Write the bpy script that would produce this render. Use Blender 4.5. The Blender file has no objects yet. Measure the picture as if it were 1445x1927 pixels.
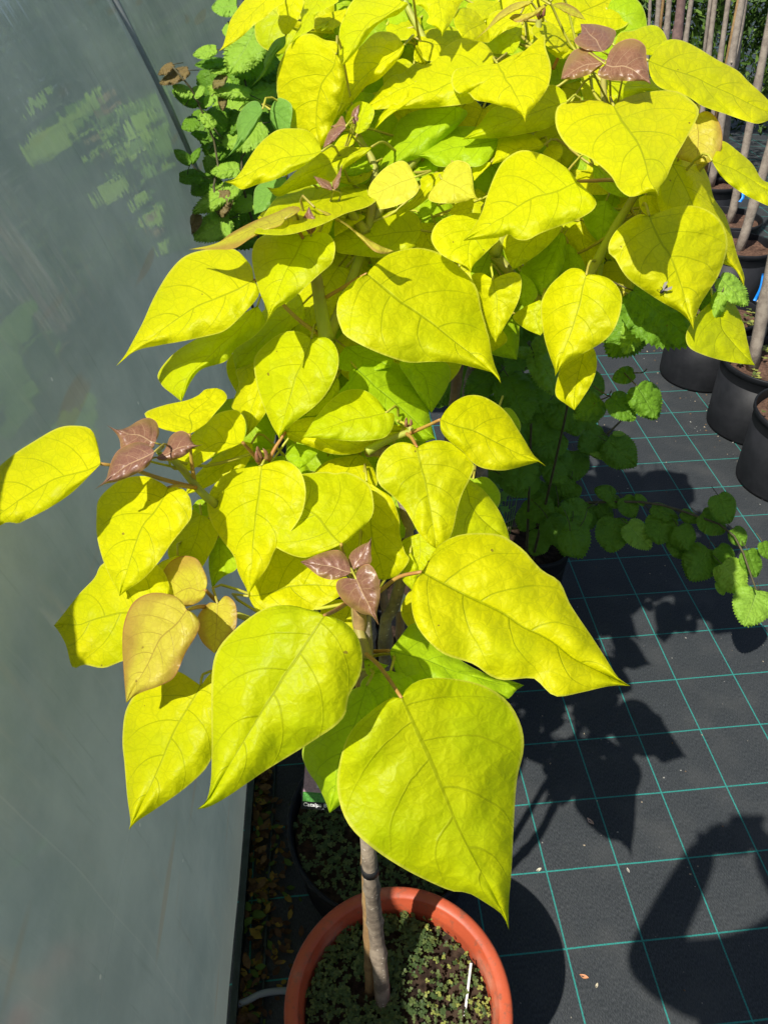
import bpy, bmesh, math, random
import numpy as np
from mathutils import Vector, Matrix, noise

# ------------------------------------------------------------------ camera, sky, sun, exposure
SC = bpy.context.scene
COL = SC.collection
PITCH = math.radians(40.4957)
FPX, PX, PY, CAMH = 1456.0, 722.5, 963.5, 1.595
cam_d = bpy.data.cameras.new("camera")
cam_d.sensor_fit = 'VERTICAL'; cam_d.sensor_height = 36.0
cam_d.lens = 36.0 * FPX / 1927.0
cam_d.clip_start = 0.02; cam_d.clip_end = 500
cam = bpy.data.objects.new("camera", cam_d); COL.objects.link(cam)
cam.location = (0, 0, CAMH); cam.rotation_euler = (math.pi / 2 - PITCH, 0, 0)
SC.camera = cam

SUN_EL = math.radians(54.0)
SHADOW_DIR = Vector((0.65, 0.76, 0)).normalized()          # where shadows fall on the ground
TO_SUN = Vector((-SHADOW_DIR.x * math.cos(SUN_EL), -SHADOW_DIR.y * math.cos(SUN_EL), math.sin(SUN_EL)))
W = bpy.data.worlds.new("World"); SC.world = W; W.use_nodes = True
nt = W.node_tree; nt.nodes.clear()
sky = nt.nodes.new('ShaderNodeTexSky'); sky.sky_type = 'NISHITA'; sky.sun_disc = False
sky.sun_elevation = SUN_EL
sky.sun_rotation = math.atan2(TO_SUN.x, TO_SUN.y)
sky.air_density = 1.0; sky.dust_density = 1.5; sky.ozone_density = 1.0
bg = nt.nodes.new('ShaderNodeBackground'); bg.inputs['Strength'].default_value = 0.085
wo = nt.nodes.new('ShaderNodeOutputWorld')
nt.links.new(sky.outputs[0], bg.inputs[0]); nt.links.new(bg.outputs[0], wo.inputs[0])
sd = bpy.data.lights.new("sun", 'SUN'); sd.energy = 5.0; sd.angle = math.radians(0.53); sd.color = (1.0, 0.95, 0.87)
sun = bpy.data.objects.new("sun", sd); COL.objects.link(sun)
sun.rotation_euler = (-TO_SUN).to_track_quat('-Z', 'Y').to_euler(); sun.location = (-4, -5, 8)
SC.view_settings.view_transform = 'Standard'; SC.view_settings.look = 'None'
SC.view_settings.exposure = 0.40; SC.view_settings.gamma = 1.0
SC.cycles.max_bounces = 10; SC.cycles.transmission_bounces = 6; SC.cycles.diffuse_bounces = 5
RND = random.Random(7)

# ------------------------------------------------------------------ small helpers
def ray(x, y):
    a = (x - PX) / FPX; u = -(y - PY) / FPX
    return Vector((a, math.cos(PITCH) + u * math.sin(PITCH), -math.sin(PITCH) + u * math.cos(PITCH)))
EYE = Vector((0, 0, CAMH))
def on_z(x, y, z):                       # point of the view ray at height z
    r = ray(x, y); return EYE + r * ((z - CAMH) / r.z)
def on_y(x, y, Y):                       # point of the view ray at distance Y along the ground
    r = ray(x, y); return EYE + r * (Y / r.y)
def at_d(x, y, d):                       # point of the view ray d metres away
    return EYE + ray(x, y).normalized() * d

def link(name, mesh, mats=None, parent=None, smooth=True):
    o = bpy.data.objects.new(name, mesh); COL.objects.link(o)
    if mats is not None:
        for m in (mats if isinstance(mats, (list, tuple)) else [mats]): mesh.materials.append(m)
    if parent is not None:
        o.parent = parent; o.matrix_parent_inverse = parent.matrix_world.inverted() if False else Matrix.Translation(-Vector(parent.location))
    if smooth:
        mesh.polygons.foreach_set('use_smooth', [True] * len(mesh.polygons))
    return o
def tag(o, label=None, cat=None, group=None, kind=None):
    if label: o['label'] = label
    if cat: o['category'] = cat
    if group: o['group'] = group
    if kind: o['kind'] = kind
    return o
def empty(name, loc, label, cat, group=None):
    o = bpy.data.objects.new(name, None); COL.objects.link(o); o.location = loc; o.empty_display_size = .05
    return tag(o, label, cat, group)
class MB:
    """collects geometry in world coordinates"""
    def __init__(s): s.v = []; s.f = []; s.m = []
    def add(s, verts, faces, mi=0):
        k = len(s.v); s.v.extend([tuple(p) for p in verts])
        for f in faces: s.f.append(tuple(i + k for i in f)); s.m.append(mi)
    def tube(s, pts, radii, n=8, mi=0, cap=True):
        pts = [Vector(p) for p in pts]
        if not hasattr(radii, '__len__'): radii = [radii] * len(pts)
        vs = []; fs = []
        ref = Vector((0.31, 0.87, 0.38)); prev = None
        for i, p in enumerate(pts):
            t = (pts[min(i + 1, len(pts) - 1)] - pts[max(i - 1, 0)])
            t = t.normalized() if t.length > 1e-9 else Vector((0, 0, 1))
            if prev is None:
                u = t.cross(ref); u = u.normalized() if u.length > 1e-4 else t.cross(Vector((1, 0, 0))).normalized()
            else:
                u = (prev - t * prev.dot(t)).normalized()
            prev = u; w = t.cross(u)
            for k in range(n):
                an = 2 * math.pi * k / n
                vs.append(p + (u * math.cos(an) + w * math.sin(an)) * radii[i])
        for i in range(len(pts) - 1):
            for k in range(n):
                fs.append((i * n + k, i * n + (k + 1) % n, (i + 1) * n + (k + 1) % n, (i + 1) * n + k))
        if cap:
            fs.append(tuple(range(n - 1, -1, -1))); fs.append(tuple((len(pts) - 1) * n + k for k in range(n)))
        s.add(vs, fs, mi)
    def lathe(s, prof, c, n=64, mi=0, wob=0.0):
        vs = []; fs = []
        for r, z in prof:
            for k in range(n):
                an = 2 * math.pi * k / n
                rr = r * (1 + wob * math.sin(2 * an + .6))
                vs.append((c[0] + rr * math.cos(an), c[1] + rr * math.sin(an), c[2] + z))
        for i in range(len(prof) - 1):
            for k in range(n):
                fs.append((i * n + k, i * n + (k + 1) % n, (i + 1) * n + (k + 1) % n, (i + 1) * n + k))
        s.add(vs, fs, mi)
    def box(s, c, h, R=None, mi=0):
        c = Vector(c); vs = []
        for x in (-1, 1):
            for y in (-1, 1):
                for z in (-1, 1):
                    p = Vector((x * h[0], y * h[1], z * h[2]))
                    vs.append(c + (R @ p if R else p))
        s.add(vs, [(0, 1, 3, 2), (4, 6, 7, 5), (0, 4, 5, 1), (2, 3, 7, 6), (0, 2, 6, 4), (1, 5, 7, 3)], mi)
    def build(s, name, mats, parent=None, smooth=True):
        off = Vector(parent_loc(parent)) if parent is not None else Vector((0, 0, 0))
        me = bpy.data.meshes.new(name); me.from_pydata(s.v, [], s.f); me.update()
        o = link(name, me, mats, None, smooth)
        if parent is not None:
            o.parent = parent; o.matrix_parent_inverse = Matrix.Translation(-off)
        if len(me.materials) > 1: me.polygons.foreach_set('material_index', s.m)
        return o
def parent_loc(p):
    return Vector(p.location) if p.type == "EMPTY" else Vector((0, 0, 0))
def parent_loc_old(p):
    L = Vector((0, 0, 0))
    while p is not None:
        if p.type == 'EMPTY': L += Vector(p.location)
        p = p.parent
    return L
def catmull(P, n):
    P = [Vector(p) for p in P]
    Q = [P[0] * 2 - P[1]] + P + [P[-1] * 2 - P[-2]]
    out = []
    for i in range(1, len(Q) - 2):
        for k in range(10):
            t = k / 10.0
            a, b, c, d = Q[i - 1], Q[i], Q[i + 1], Q[i + 2]
            out.append(0.5 * ((2 * b) + (c - a) * t + (2 * a - 5 * b + 4 * c - d) * t * t + (3 * b - a - 3 * c + d) * t * t * t))
    out.append(P[-1])
    L = [0.0]
    for i in range(1, len(out)): L.append(L[-1] + (out[i] - out[i - 1]).length)
    res = []; j = 0
    for k in range(n + 1):
        s = L[-1] * k / n
        while j < len(L) - 2 and L[j + 1] < s: j += 1
        t = (s - L[j]) / max(1e-9, L[j + 1] - L[j])
        res.append(out[j].lerp(out[j + 1], min(1, max(0, t))))
    return res

# ------------------------------------------------------------------ materials
def mat(name):
    m = bpy.data.materials.new(name); m.use_nodes = True; t = m.node_tree; t.nodes.clear()
    out = t.nodes.new('ShaderNodeOutputMaterial')
    return m, t, out
def N(t, kind, **kw):
    n = t.nodes.new(kind)
    for k, v in kw.items():
        if k.startswith('i_'): n.inputs[k[2:].replace('_', ' ')].default_value = v
        else: setattr(n, k, v)
    return n
def math_(t, op, a, b=None, c=None, clamp=False):
    n = t.nodes.new('ShaderNodeMath'); n.operation = op; n.use_clamp = clamp
    for i, v in enumerate((a, b, c)):
        if v is None: continue
        if isinstance(v, (int, float)): n.inputs[i].default_value = v
        else: t.links.new(v, n.inputs[i])
    return n.outputs[0]
def mixc(t, f, a, b, blend='MIX'):
    n = t.nodes.new('ShaderNodeMix'); n.data_type = 'RGBA'; n.blend_type = blend; n.clamp_factor = True
    for sock, v in ((n.inputs['Factor'], f), (n.inputs['A'], a), (n.inputs['B'], b)):
        pass
    F = n.inputs[0]; A = n.inputs[6]; B = n.inputs[7]
    for s, v in ((F, f), (A, a), (B, b)):
        if isinstance(v, (int, float)): s.default_value = v
        elif isinstance(v, (tuple, list)): s.default_value = (*v, 1) if len(v) == 3 else v
        else: t.links.new(v, s)
    return n.outputs[2]
def ramp(t, f, stops):
    n = t.nodes.new('ShaderNodeValToRGB'); t.links.new(f, n.inputs[0])
    e = n.color_ramp.elements
    while len(e) < len(stops): e.new(0.5)
    for i, (p, c) in enumerate(stops):
        e[i].position = p; e[i].color = (*c, 1) if len(c) == 3 else c
    return n.outputs[0]
def sstep(t, x, lo, hi):
    n = t.nodes.new('ShaderNodeMapRange'); n.interpolation_type = 'SMOOTHSTEP'
    t.links.new(x, n.inputs[0]); n.inputs[1].default_value = lo; n.inputs[2].default_value = hi
    return n.outputs[0]
def simple(name, col, rough=.6, spec=.4, var=0.0, scale=30, bump=0.0, bscale=120, col2=None, detail=6):
    m, t, out = mat(name)
    b = N(t, 'ShaderNodeBsdfPrincipled', i_Roughness=rough); b.inputs['Specular IOR Level'].default_value = spec
    tc = N(t, 'ShaderNodeTexCoord')
    if var or col2:
        nz = N(t, 'ShaderNodeTexNoise', i_Scale=scale, i_Detail=detail, i_Roughness=.65); t.links.new(tc.outputs['Object'], nz.inputs['Vector'])
        c2 = col2 if col2 else tuple(c * (1 - var) for c in col)
        f = sstep(t, nz.outputs['Fac'], .35, .65)
        t.links.new(mixc(t, f, col, c2), b.inputs['Base Color'])
    else: b.inputs['Base Color'].default_value = (*col, 1)
    if bump:
        nb = N(t, 'ShaderNodeTexNoise', i_Scale=bscale, i_Detail=5); t.links.new(tc.outputs['Object'], nb.inputs['Vector'])
        bp = N(t, 'ShaderNodeBump', i_Strength=bump, i_Distance=.003); t.links.new(nb.outputs['Fac'], bp.inputs['Height'])
        t.links.new(bp.outputs[0], b.inputs['Normal'])
    t.links.new(b.outputs[0], out.inputs[0])
    return m

def leaf_material(name, col, green, vein, transl, K=5.4, spec=.24, rough=.5, bump=.36, cell=185.0, vdark=.8, edge=None, blush=None, rib=.022, tert=.30, veinamt=.72, tcol=None):
    """one leaf blade: midrib, side veins that run from the midrib to the margin, a net of small veins, puckered cells between"""
    m, t, out = mat(name)
    uv = N(t, 'ShaderNodeUVMap', uv_map='veins'); fl = N(t, 'ShaderNodeUVMap', uv_map='flat')
    sp = N(t, 'ShaderNodeSeparateXYZ'); t.links.new(uv.outputs[0], sp.inputs[0])
    a = sp.outputs[0]; v = math_(t, 'ABSOLUTE', sp.outputs[1])
    nz = N(t, 'ShaderNodeTexNoise', i_Scale=28.0, i_Detail=2.0); t.links.new(fl.outputs[0], nz.inputs['Vector'])
    wob = math_(t, 'MULTIPLY', math_(t, 'SUBTRACT', nz.outputs['Fac'], .5), .10)
    v2 = math_(t, 'MULTIPLY', v, v)
    side = math_(t, 'MULTIPLY', math_(t, 'GREATER_THAN', sp.outputs[1], 0.0), 0.45)
    q = math_(t, 'ADD', math_(t, 'ADD', math_(t, 'MULTIPLY', math_(t, 'SUBTRACT', a, math_(t, 'MULTIPLY', v2, .15)), K), side), math_(t, 'MULTIPLY', wob, K * .35))
    fr = math_(t, 'ABSOLUTE', math_(t, 'SUBTRACT', math_(t, 'FRACT', q), .5))        # 0 on a side vein
    lat = math_(t, 'SUBTRACT', 1.0, sstep(t, fr, .004, .030))
    fade = math_(t, 'SUBTRACT', 1.0, math_(t, 'MULTIPLY', v2, .75))
    lat = math_(t, 'MULTIPLY', lat, fade)
    mid = math_(t, 'SUBTRACT', 1.0, sstep(t, v, rib * .4, rib * 1.3))
    big = math_(t, 'MAXIMUM', lat, mid)
    vor = N(t, 'ShaderNodeTexVoronoi', feature='DISTANCE_TO_EDGE', i_Scale=cell); 
    ad = N(t, 'ShaderNodeVectorMath', operation='ADD')
    nz2 = N(t, 'ShaderNodeTexNoise', i_Scale=60.0); t.links.new(fl.outputs[0], nz2.inputs['Vector'])
    sc = N(t, 'ShaderNodeVectorMath', operation='SCALE'); t.links.new(nz2.outputs['Color'], sc.inputs[0]); sc.inputs['Scale'].default_value = .008
    t.links.new(fl.outputs[0], ad.inputs[0]); t.links.new(sc.outputs[0], ad.inputs[1])
    t.links.new(ad.outputs[0], vor.inputs['Vector'])
    vor2 = N(t, 'ShaderNodeTexVoronoi', feature='DISTANCE_TO_EDGE', i_Scale=cell * .36); t.links.new(ad.outputs[0], vor2.inputs['Vector'])
    net1 = math_(t, 'SUBTRACT', 1.0, sstep(t, vor2.outputs['Distance'], .0, .055))
    net = math_(t, 'MAXIMUM', math_(t, 'MULTIPLY', math_(t, 'SUBTRACT', 1.0, sstep(t, vor.outputs['Distance'], .0, .13)), .55), net1)
    nb = N(t, 'ShaderNodeTexNoise', i_Scale=11.0, i_Detail=3.0, i_Roughness=.6); t.links.new(fl.outputs[0], nb.inputs['Vector'])
    oi = N(t, 'ShaderNodeObjectInfo')
    mott = math_(t, 'ADD', math_(t, 'MULTIPLY', math_(t, 'SUBTRACT', nb.outputs['Fac'], .45), 1.8), math_(t, 'MULTIPLY', math_(t, 'POWER', oi.outputs['Random'], 2.0), .9))
    c = mixc(t, math_(t, 'MULTIPLY', mott, .75, clamp=True), col, green)
    c = mixc(t, math_(t, 'MULTIPLY', net, tert), c, vein)
    c = mixc(t, math_(t, 'MULTIPLY', big, veinamt), c, vein)
    sp3 = N(t, 'ShaderNodeTexNoise', i_Scale=110.0, i_Detail=1.0); t.links.new(fl.outputs[0], sp3.inputs['Vector'])
    c = mixc(t, math_(t, 'MULTIPLY', sstep(t, sp3.outputs['Fac'], .775, .80), .7), c, (.20, .11, .03))
    if blush:
        c = mixc(t, math_(t, 'MULTIPLY', sstep(t, math_(t, 'ADD', v, math_(t, 'MULTIPLY', math_(t, 'SUBTRACT', nb.outputs['Fac'], .5), 1.6)), .45, 1.05), .75), c, blush)
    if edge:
        c = mixc(t, math_(t, 'MULTIPLY', sstep(t, v, .955, .99), .8), c, edge)  # margin tint: pale ones paint an edge-lit rim highlight, reddish ones are leaf colour
    b = N(t, 'ShaderNodeBsdfPrincipled', i_Roughness=rough); b.inputs['Specular IOR Level'].default_value = spec
    t.links.new(c, b.inputs['Base Color'])
    tr = N(t, 'ShaderNodeBsdfTranslucent')
    t.links.new(mixc(t, 1.0, c, tcol if tcol else (1, 1, 1), 'MULTIPLY'), tr.inputs['Color'])
    nb2 = N(t, 'ShaderNodeTexNoise', i_Scale=75.0, i_Detail=2.0); t.links.new(fl.outputs[0], nb2.inputs['Vector'])
    h = math_(t, 'ADD', math_(t, 'MULTIPLY', sstep(t, vor.outputs['Distance'], 0, .4), .35), math_(t, 'MULTIPLY', sstep(t, vor2.outputs['Distance'], 0, .35), 1.2))
    h = math_(t, 'SUBTRACT', h, math_(t, 'MULTIPLY', big, 1.1))
    amt = N(t, 'ShaderNodeBump', i_Strength=bump, i_Distance=.0016); t.links.new(h, amt.inputs['Height'])
    t.links.new(amt.outputs[0], b.inputs['Normal']); t.links.new(amt.outputs[0], tr.inputs['Normal'])
    mx = N(t, 'ShaderNodeMixShader'); mx.inputs[0].default_value = transl
    t.links.new(b.outputs[0], mx.inputs[1]); t.links.new(tr.outputs[0], mx.inputs[2]); t.links.new(mx.outputs[0], out.inputs[0])
    return m
M = {}
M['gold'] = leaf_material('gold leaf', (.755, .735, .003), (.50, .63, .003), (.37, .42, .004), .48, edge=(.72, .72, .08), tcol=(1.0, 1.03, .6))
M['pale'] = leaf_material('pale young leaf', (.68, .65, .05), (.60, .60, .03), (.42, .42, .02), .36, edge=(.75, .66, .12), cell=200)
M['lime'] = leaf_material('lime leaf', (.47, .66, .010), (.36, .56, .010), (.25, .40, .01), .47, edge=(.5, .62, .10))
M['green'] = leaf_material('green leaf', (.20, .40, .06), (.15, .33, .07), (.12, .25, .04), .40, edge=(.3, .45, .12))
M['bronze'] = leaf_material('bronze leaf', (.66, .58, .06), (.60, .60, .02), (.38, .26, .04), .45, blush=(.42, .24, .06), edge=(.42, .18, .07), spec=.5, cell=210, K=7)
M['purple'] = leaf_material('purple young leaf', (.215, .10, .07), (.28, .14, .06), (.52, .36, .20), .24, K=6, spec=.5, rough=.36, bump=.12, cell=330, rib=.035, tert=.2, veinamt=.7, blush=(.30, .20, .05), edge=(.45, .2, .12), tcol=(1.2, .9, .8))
M['hazel'] = leaf_material('hazel leaf', (.16, .33, .022), (.11, .25, .02), (.22, .38, .05), .40, K=11, bump=.6, cell=260, tert=.1, veinamt=.35, rib=.035)
M['hazel_light'] = leaf_material('light hazel leaf', (.33, .55, .05), (.27, .50, .06), (.40, .58, .14), .42, K=11, bump=.6, cell=260, tert=.1, veinamt=.35, rib=.035)
M['hazel_brown'] = leaf_material('brown hazel leaf', (.20, .14, .05), (.22, .20, .06), (.34, .27, .12), .35, K=11, bump=.6, cell=260, veinamt=.5, rib=.04)
M['petiole'] = simple('petiole', (.42, .44, .04), .45, .4, col2=(.34, .28, .05), scale=14)
M['petiole_red'] = simple('petiole red', (.36, .16, .05), .45, .4, col2=(.42, .30, .05), scale=12)
M['shoot'] = simple('young shoot', (.33, .38, .05), .5, .35, col2=(.28, .24, .06), scale=16)
M['twig'] = simple('hazel twig', (.10, .09, .04), .6, .3, var=.4, scale=60)
M['bark'] = simple('grey brown bark', (.33, .27, .20), .8, .2, col2=(.17, .135, .10), scale=38, bump=.6, bscale=200)
def lenticels(m):
    t = m.node_tree; b = [n for n in t.nodes if n.type == 'BSDF_PRINCIPLED'][0]; src = b.inputs['Base Color'].links[0].from_socket
    tc = N(t, 'ShaderNodeTexCoord'); v = N(t, 'ShaderNodeTexVoronoi', i_Scale=150.0); t.links.new(tc.outputs['Object'], v.inputs['Vector'])
    s = N(t, 'ShaderNodeSeparateXYZ'); t.links.new(v.outputs['Color'], s.inputs[0])
    f = math_(t, 'MULTIPLY', math_(t, 'SUBTRACT', 1.0, sstep(t, v.outputs['Distance'], .16, .26)), math_(t, 'GREATER_THAN', s.outputs[0], .55))
    t.links.new(mixc(t, math_(t, 'MULTIPLY', f, .75), src, (.62, .55, .44)), b.inputs['Base Color'])
lenticels(M['bark'])
M['cane'] = simple('bamboo cane', (.40, .26, .11), .5, .35, col2=(.26, .16, .075), scale=45, bump=.3, bscale=150)

# ------------------------------------------------------------------ ground: black woven cloth with a teal thread grid
def ground_material():
    m, t, out = mat('woven ground cloth')
    tc = N(t, 'ShaderNodeTexCoord'); sp = N(t, 'ShaderNodeSeparateXYZ'); t.links.new(tc.outputs['Object'], sp.inputs[0])
    b = N(t, 'ShaderNodeBsdfPrincipled', i_Roughness=.62); b.inputs['Specular IOR Level'].default_value = .3
    wz = N(t, 'ShaderNodeTexNoise', i_Scale=3.0); t.links.new(tc.outputs['Object'], wz.inputs['Vector'])
    wv = math_(t, 'MULTIPLY', math_(t, 'SUBTRACT', wz.outputs['Fac'], .5), .012)
    lines = None
    for o, s in ((sp.outputs[0], .15), (sp.outputs[1], .1482)):
        p = math_(t, 'ADD', math_(t, 'DIVIDE', o, s), math_(t, 'MULTIPLY', wv, 3.0))
        d = math_(t, 'MULTIPLY', math_(t, 'ABSOLUTE', math_(t, 'SUBTRACT', math_(t, 'FRACT', math_(t, 'ADD', p, .5)), .5)), s)
        l = math_(t, 'SUBTRACT', 1.0, sstep(t, d, .0008, .0021))
        lines = l if lines is None else math_(t, 'MAXIMUM', lines, l)
    # stitches: the threads dip under the weave
    w1 = N(t, 'ShaderNodeTexNoise', i_Scale=420.0, i_Detail=2.0); t.links.new(tc.outputs['Object'], w1.inputs['Vector'])
    lines = math_(t, 'MULTIPLY', lines, math_(t, 'ADD', .55, math_(t, 'MULTIPLY', sstep(t, w1.outputs['Fac'], .35, .6), .45)))
    wear = N(t, 'ShaderNodeTexNoise', i_Scale=9.0, i_Detail=4.0); t.links.new(tc.outputs['Object'], wear.inputs['Vector'])
    mp = N(t, 'ShaderNodeMapping'); mp.inputs['Scale'].default_value = (700, 160, 1); t.links.new(tc.outputs['Object'], mp.inputs[0])
    fib = N(t, 'ShaderNodeTexNoise', i_Scale=1.0, i_Detail=3.0); t.links.new(mp.outputs[0], fib.inputs['Vector'])
    c = mixc(t, sstep(t, fib.outputs['Fac'], .35, .7), (.020, .024, .027), (.049, .055, .059))
    c = mixc(t, math_(t, 'MULTIPLY', sstep(t, wear.outputs['Fac'], .45, .75), .35), c, (.07, .072, .07))
    sp2 = N(t, 'ShaderNodeTexVoronoi', i_Scale=70.0); t.links.new(tc.outputs['Object'], sp2.inputs['Vector'])
    rnd = N(t, 'ShaderNodeSeparateXYZ'); t.links.new(sp2.outputs['Color'], rnd.inputs[0])
    dust = math_(t, 'MULTIPLY', math_(t, 'SUBTRACT', 1.0, sstep(t, sp2.outputs['Distance'], .06, .12)), math_(t, 'GREATER_THAN', rnd.outputs[0], .93))
    c = mixc(t, math_(t, 'MULTIPLY', dust, .6), c, (.26, .24, .20))
    c = mixc(t, lines, c, (.022, .25, .215))
    t.links.new(c, b.inputs['Base Color'])
    bp = N(t, 'ShaderNodeBump', i_Strength=.5, i_Distance=.003); puck = N(t, 'ShaderNodeTexNoise', i_Scale=7.0, i_Detail=2.0); t.links.new(tc.outputs['Object'], puck.inputs['Vector']); t.links.new(math_(t, 'ADD', fib.outputs['Fac'], math_(t, 'MULTIPLY', puck.outputs['Fac'], 6.0)), bp.inputs['Height']); t.links.new(bp.outputs[0], b.inputs['Normal'])
    t.links.new(b.outputs[0], out.inputs[0])
    return m
YAW = 0.0961385
g = MB(); S = 60
n = 40
vs = []; fs = []
ys = [-S + 2 * S * i / n for i in range(n + 1)]
for i in range(n + 1):
    for j in range(n + 1): vs.append((ys[i], ys[j], 0))
for i in range(n):
    for j in range(n): fs.append((i * (n + 1) + j, (i + 1) * (n + 1) + j, (i + 1) * (n + 1) + j + 1, i * (n + 1) + j + 1))
g.add(vs, fs)
ground = g.build('ground', ground_material(), smooth=False)
tag(ground, kind='structure')
cg = Vector((-1.6795 * .15, -7.591 * .15, 0))
Rg = Matrix.Rotation(YAW, 3, 'Z')
ground.rotation_euler = (0, 0, YAW); ground.location = -(Rg @ cg)

# ------------------------------------------------------------------ polytunnel on the left
def film_material():
    m, t, out = mat('tunnel film')
    tc = N(t, 'ShaderNodeTexCoord'); uv = N(t, 'ShaderNodeUVMap', uv_map='film')
    b = N(t, 'ShaderNodeBsdfPrincipled', i_Roughness=.035)
    b.inputs['Specular IOR Level'].default_value = .5; b.inputs['Coat Weight'].default_value = 1.0; b.inputs['Coat Roughness'].default_value = .02; b.inputs['Coat IOR'].default_value = 1.5
    sp = N(t, 'ShaderNodeSeparateXYZ'); t.links.new(uv.outputs[0], sp.inputs[0])
    # old dust, algae and run marks on the sheet, plus painted reflection streaks
    nz = N(t, 'ShaderNodeTexNoise', i_Scale=5.0, i_Detail=7.0, i_Roughness=.62); t.links.new(uv.outputs[0], nz.inputs['Vector'])
    mp = N(t, 'ShaderNodeMapping'); mp.inputs['Scale'].default_value = (9, 1.2, 1); mp.inputs['Rotation'].default_value = (0, 0, .25); t.links.new(uv.outputs[0], mp.inputs[0])
    st = N(t, 'ShaderNodeTexNoise', i_Scale=3.0, i_Detail=6.0, i_Roughness=.7); t.links.new(mp.outputs[0], st.inputs['Vector'])
    c = mixc(t, sstep(t, nz.outputs['Fac'], .3, .7), (.41, .455, .43), (.30, .35, .335))
    c = mixc(t, math_(t, 'MULTIPLY', sstep(t, st.outputs['Fac'], .52, .8), .45), c, (.42, .41, .36))
    low_band = math_(t, 'SUBTRACT', 1.0, sstep(t, sp.outputs[1], .03, .22))  # film colour paler towards its bottom edge
    c = mixc(t, math_(t, 'MULTIPLY', low_band, .5), c, (.46, .45, .40))
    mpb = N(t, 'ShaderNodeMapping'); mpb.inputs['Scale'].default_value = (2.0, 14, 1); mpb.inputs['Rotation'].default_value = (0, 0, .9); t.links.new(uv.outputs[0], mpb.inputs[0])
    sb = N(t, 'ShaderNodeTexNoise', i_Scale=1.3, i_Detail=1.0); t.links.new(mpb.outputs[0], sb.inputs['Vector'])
    c = mixc(t, math_(t, 'MULTIPLY', sstep(t, sb.outputs['Fac'], .655, .72), .42), c, (.38, .30, .20))  # tan streaks: reflections of wood painted into the film colour
    ms = N(t, 'ShaderNodeMapping'); ms.inputs['Scale'].default_value = (60, 3.0, 1); t.links.new(uv.outputs[0], ms.inputs[0])
    run = N(t, 'ShaderNodeTexNoise', i_Scale=1.0, i_Detail=4.0, i_Roughness=.7); t.links.new(ms.outputs[0], run.inputs['Vector'])
    c = mixc(t, math_(t, 'MULTIPLY', sstep(t, run.outputs['Fac'], .55, .75), .22), c, (.52, .53, .48))
    c = mixc(t, math_(t, 'MULTIPLY', math_(t, 'SUBTRACT', 1.0, sstep(t, run.outputs['Fac'], .28, .42)), .25), c, (.15, .19, .16))
    vs_ = N(t, 'ShaderNodeTexVoronoi', i_Scale=26.0); t.links.new(uv.outputs[0], vs_.inputs['Vector']); vr = N(t, 'ShaderNodeSeparateXYZ'); t.links.new(vs_.outputs['Color'], vr.inputs[0])
    spk = math_(t, 'MULTIPLY', math_(t, 'SUBTRACT', 1.0, sstep(t, vs_.outputs['Distance'], .05, .09)), math_(t, 'GREATER_THAN', vr.outputs[0], .86))
    c = mixc(t, math_(t, 'MULTIPLY', spk, .6), c, (.68, .68, .62))
    scr = N(t, 'ShaderNodeTexNoise', i_Scale=4.0, i_Detail=2.0); t.links.new(uv.outputs[0], scr.inputs['Vector'])
    seam = math_(t, 'SUBTRACT', 1.0, sstep(t, math_(t, 'ABSOLUTE', math_(t, 'SUBTRACT', sp.outputs[0], math_(t, 'ADD', .36, math_(t, 'MULTIPLY', scr.outputs['Fac'], .03)))), .0006, .0018))
    c = mixc(t, math_(t, 'MULTIPLY', seam, .16), c, (.6, .6, .55))
    t.links.new(c, b.inputs['Base Color'])
    rg = math_(t, 'ADD', .03, math_(t, 'MULTIPLY', math_(t, 'SUBTRACT', 1.0, sstep(t, sp.outputs[1], .40, 1.0)), .42)); t.links.new(rg, b.inputs['Roughness']); t.links.new(rg, b.inputs['Coat Roughness'])
    # ripples of the stretched film
    mp2 = N(t, 'ShaderNodeMapping'); mp2.inputs['Scale'].default_value = (26, 2.2, 1); t.links.new(uv.outputs[0], mp2.inputs[0])
    rp = N(t, 'ShaderNodeTexNoise', i_Scale=1.0, i_Detail=2.0); t.links.new(mp2.outputs[0], rp.inputs['Vector'])
    lo = N(t, 'ShaderNodeTexNoise', i_Scale=2.2, i_Detail=1.0); t.links.new(uv.outputs[0], lo.inputs['Vector'])
    near = sstep(t, sp.outputs[0], .9, 1.9)
    h = math_(t, 'ADD', math_(t, 'MULTIPLY', rp.outputs['Fac'], math_(t, 'ADD', .12, math_(t, 'MULTIPLY', near, .9))), math_(t, 'MULTIPLY', lo.outputs['Fac'], 1.5))
    bp = N(t, 'ShaderNodeBump', i_Strength=.11, i_Distance=.02); t.links.new(h, bp.inputs['Height'])
    t.links.new(bp.outputs[0], b.inputs['Normal']); t.links.new(bp.outputs[0], b.inputs['Coat Normal'])
    tr = N(t, 'ShaderNodeBsdfTranslucent'); t.links.new(mixc(t, 1.0, c, (2.1, 2.1, 2.1), 'MULTIPLY'), tr.inputs[0])
    mx = N(t, 'ShaderNodeMixShader'); mx.inputs[0].default_value = .42
    t.links.new(b.outputs[0], mx.inputs[1]); t.links.new(tr.outputs[0], mx.inputs[2]); t.links.new(mx.outputs[0], out.inputs[0])
    return m
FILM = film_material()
M['steel'] = simple('galvanised tube', (.26, .28, .27), .45, .5, var=.3, scale=18)
M['rail'] = simple('dark base rail', (.035, .055, .05), .5, .4, var=.4, scale=20)
TX, TS, TR, TZ = -0.250, -0.058, 2.75, 0.27
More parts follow.
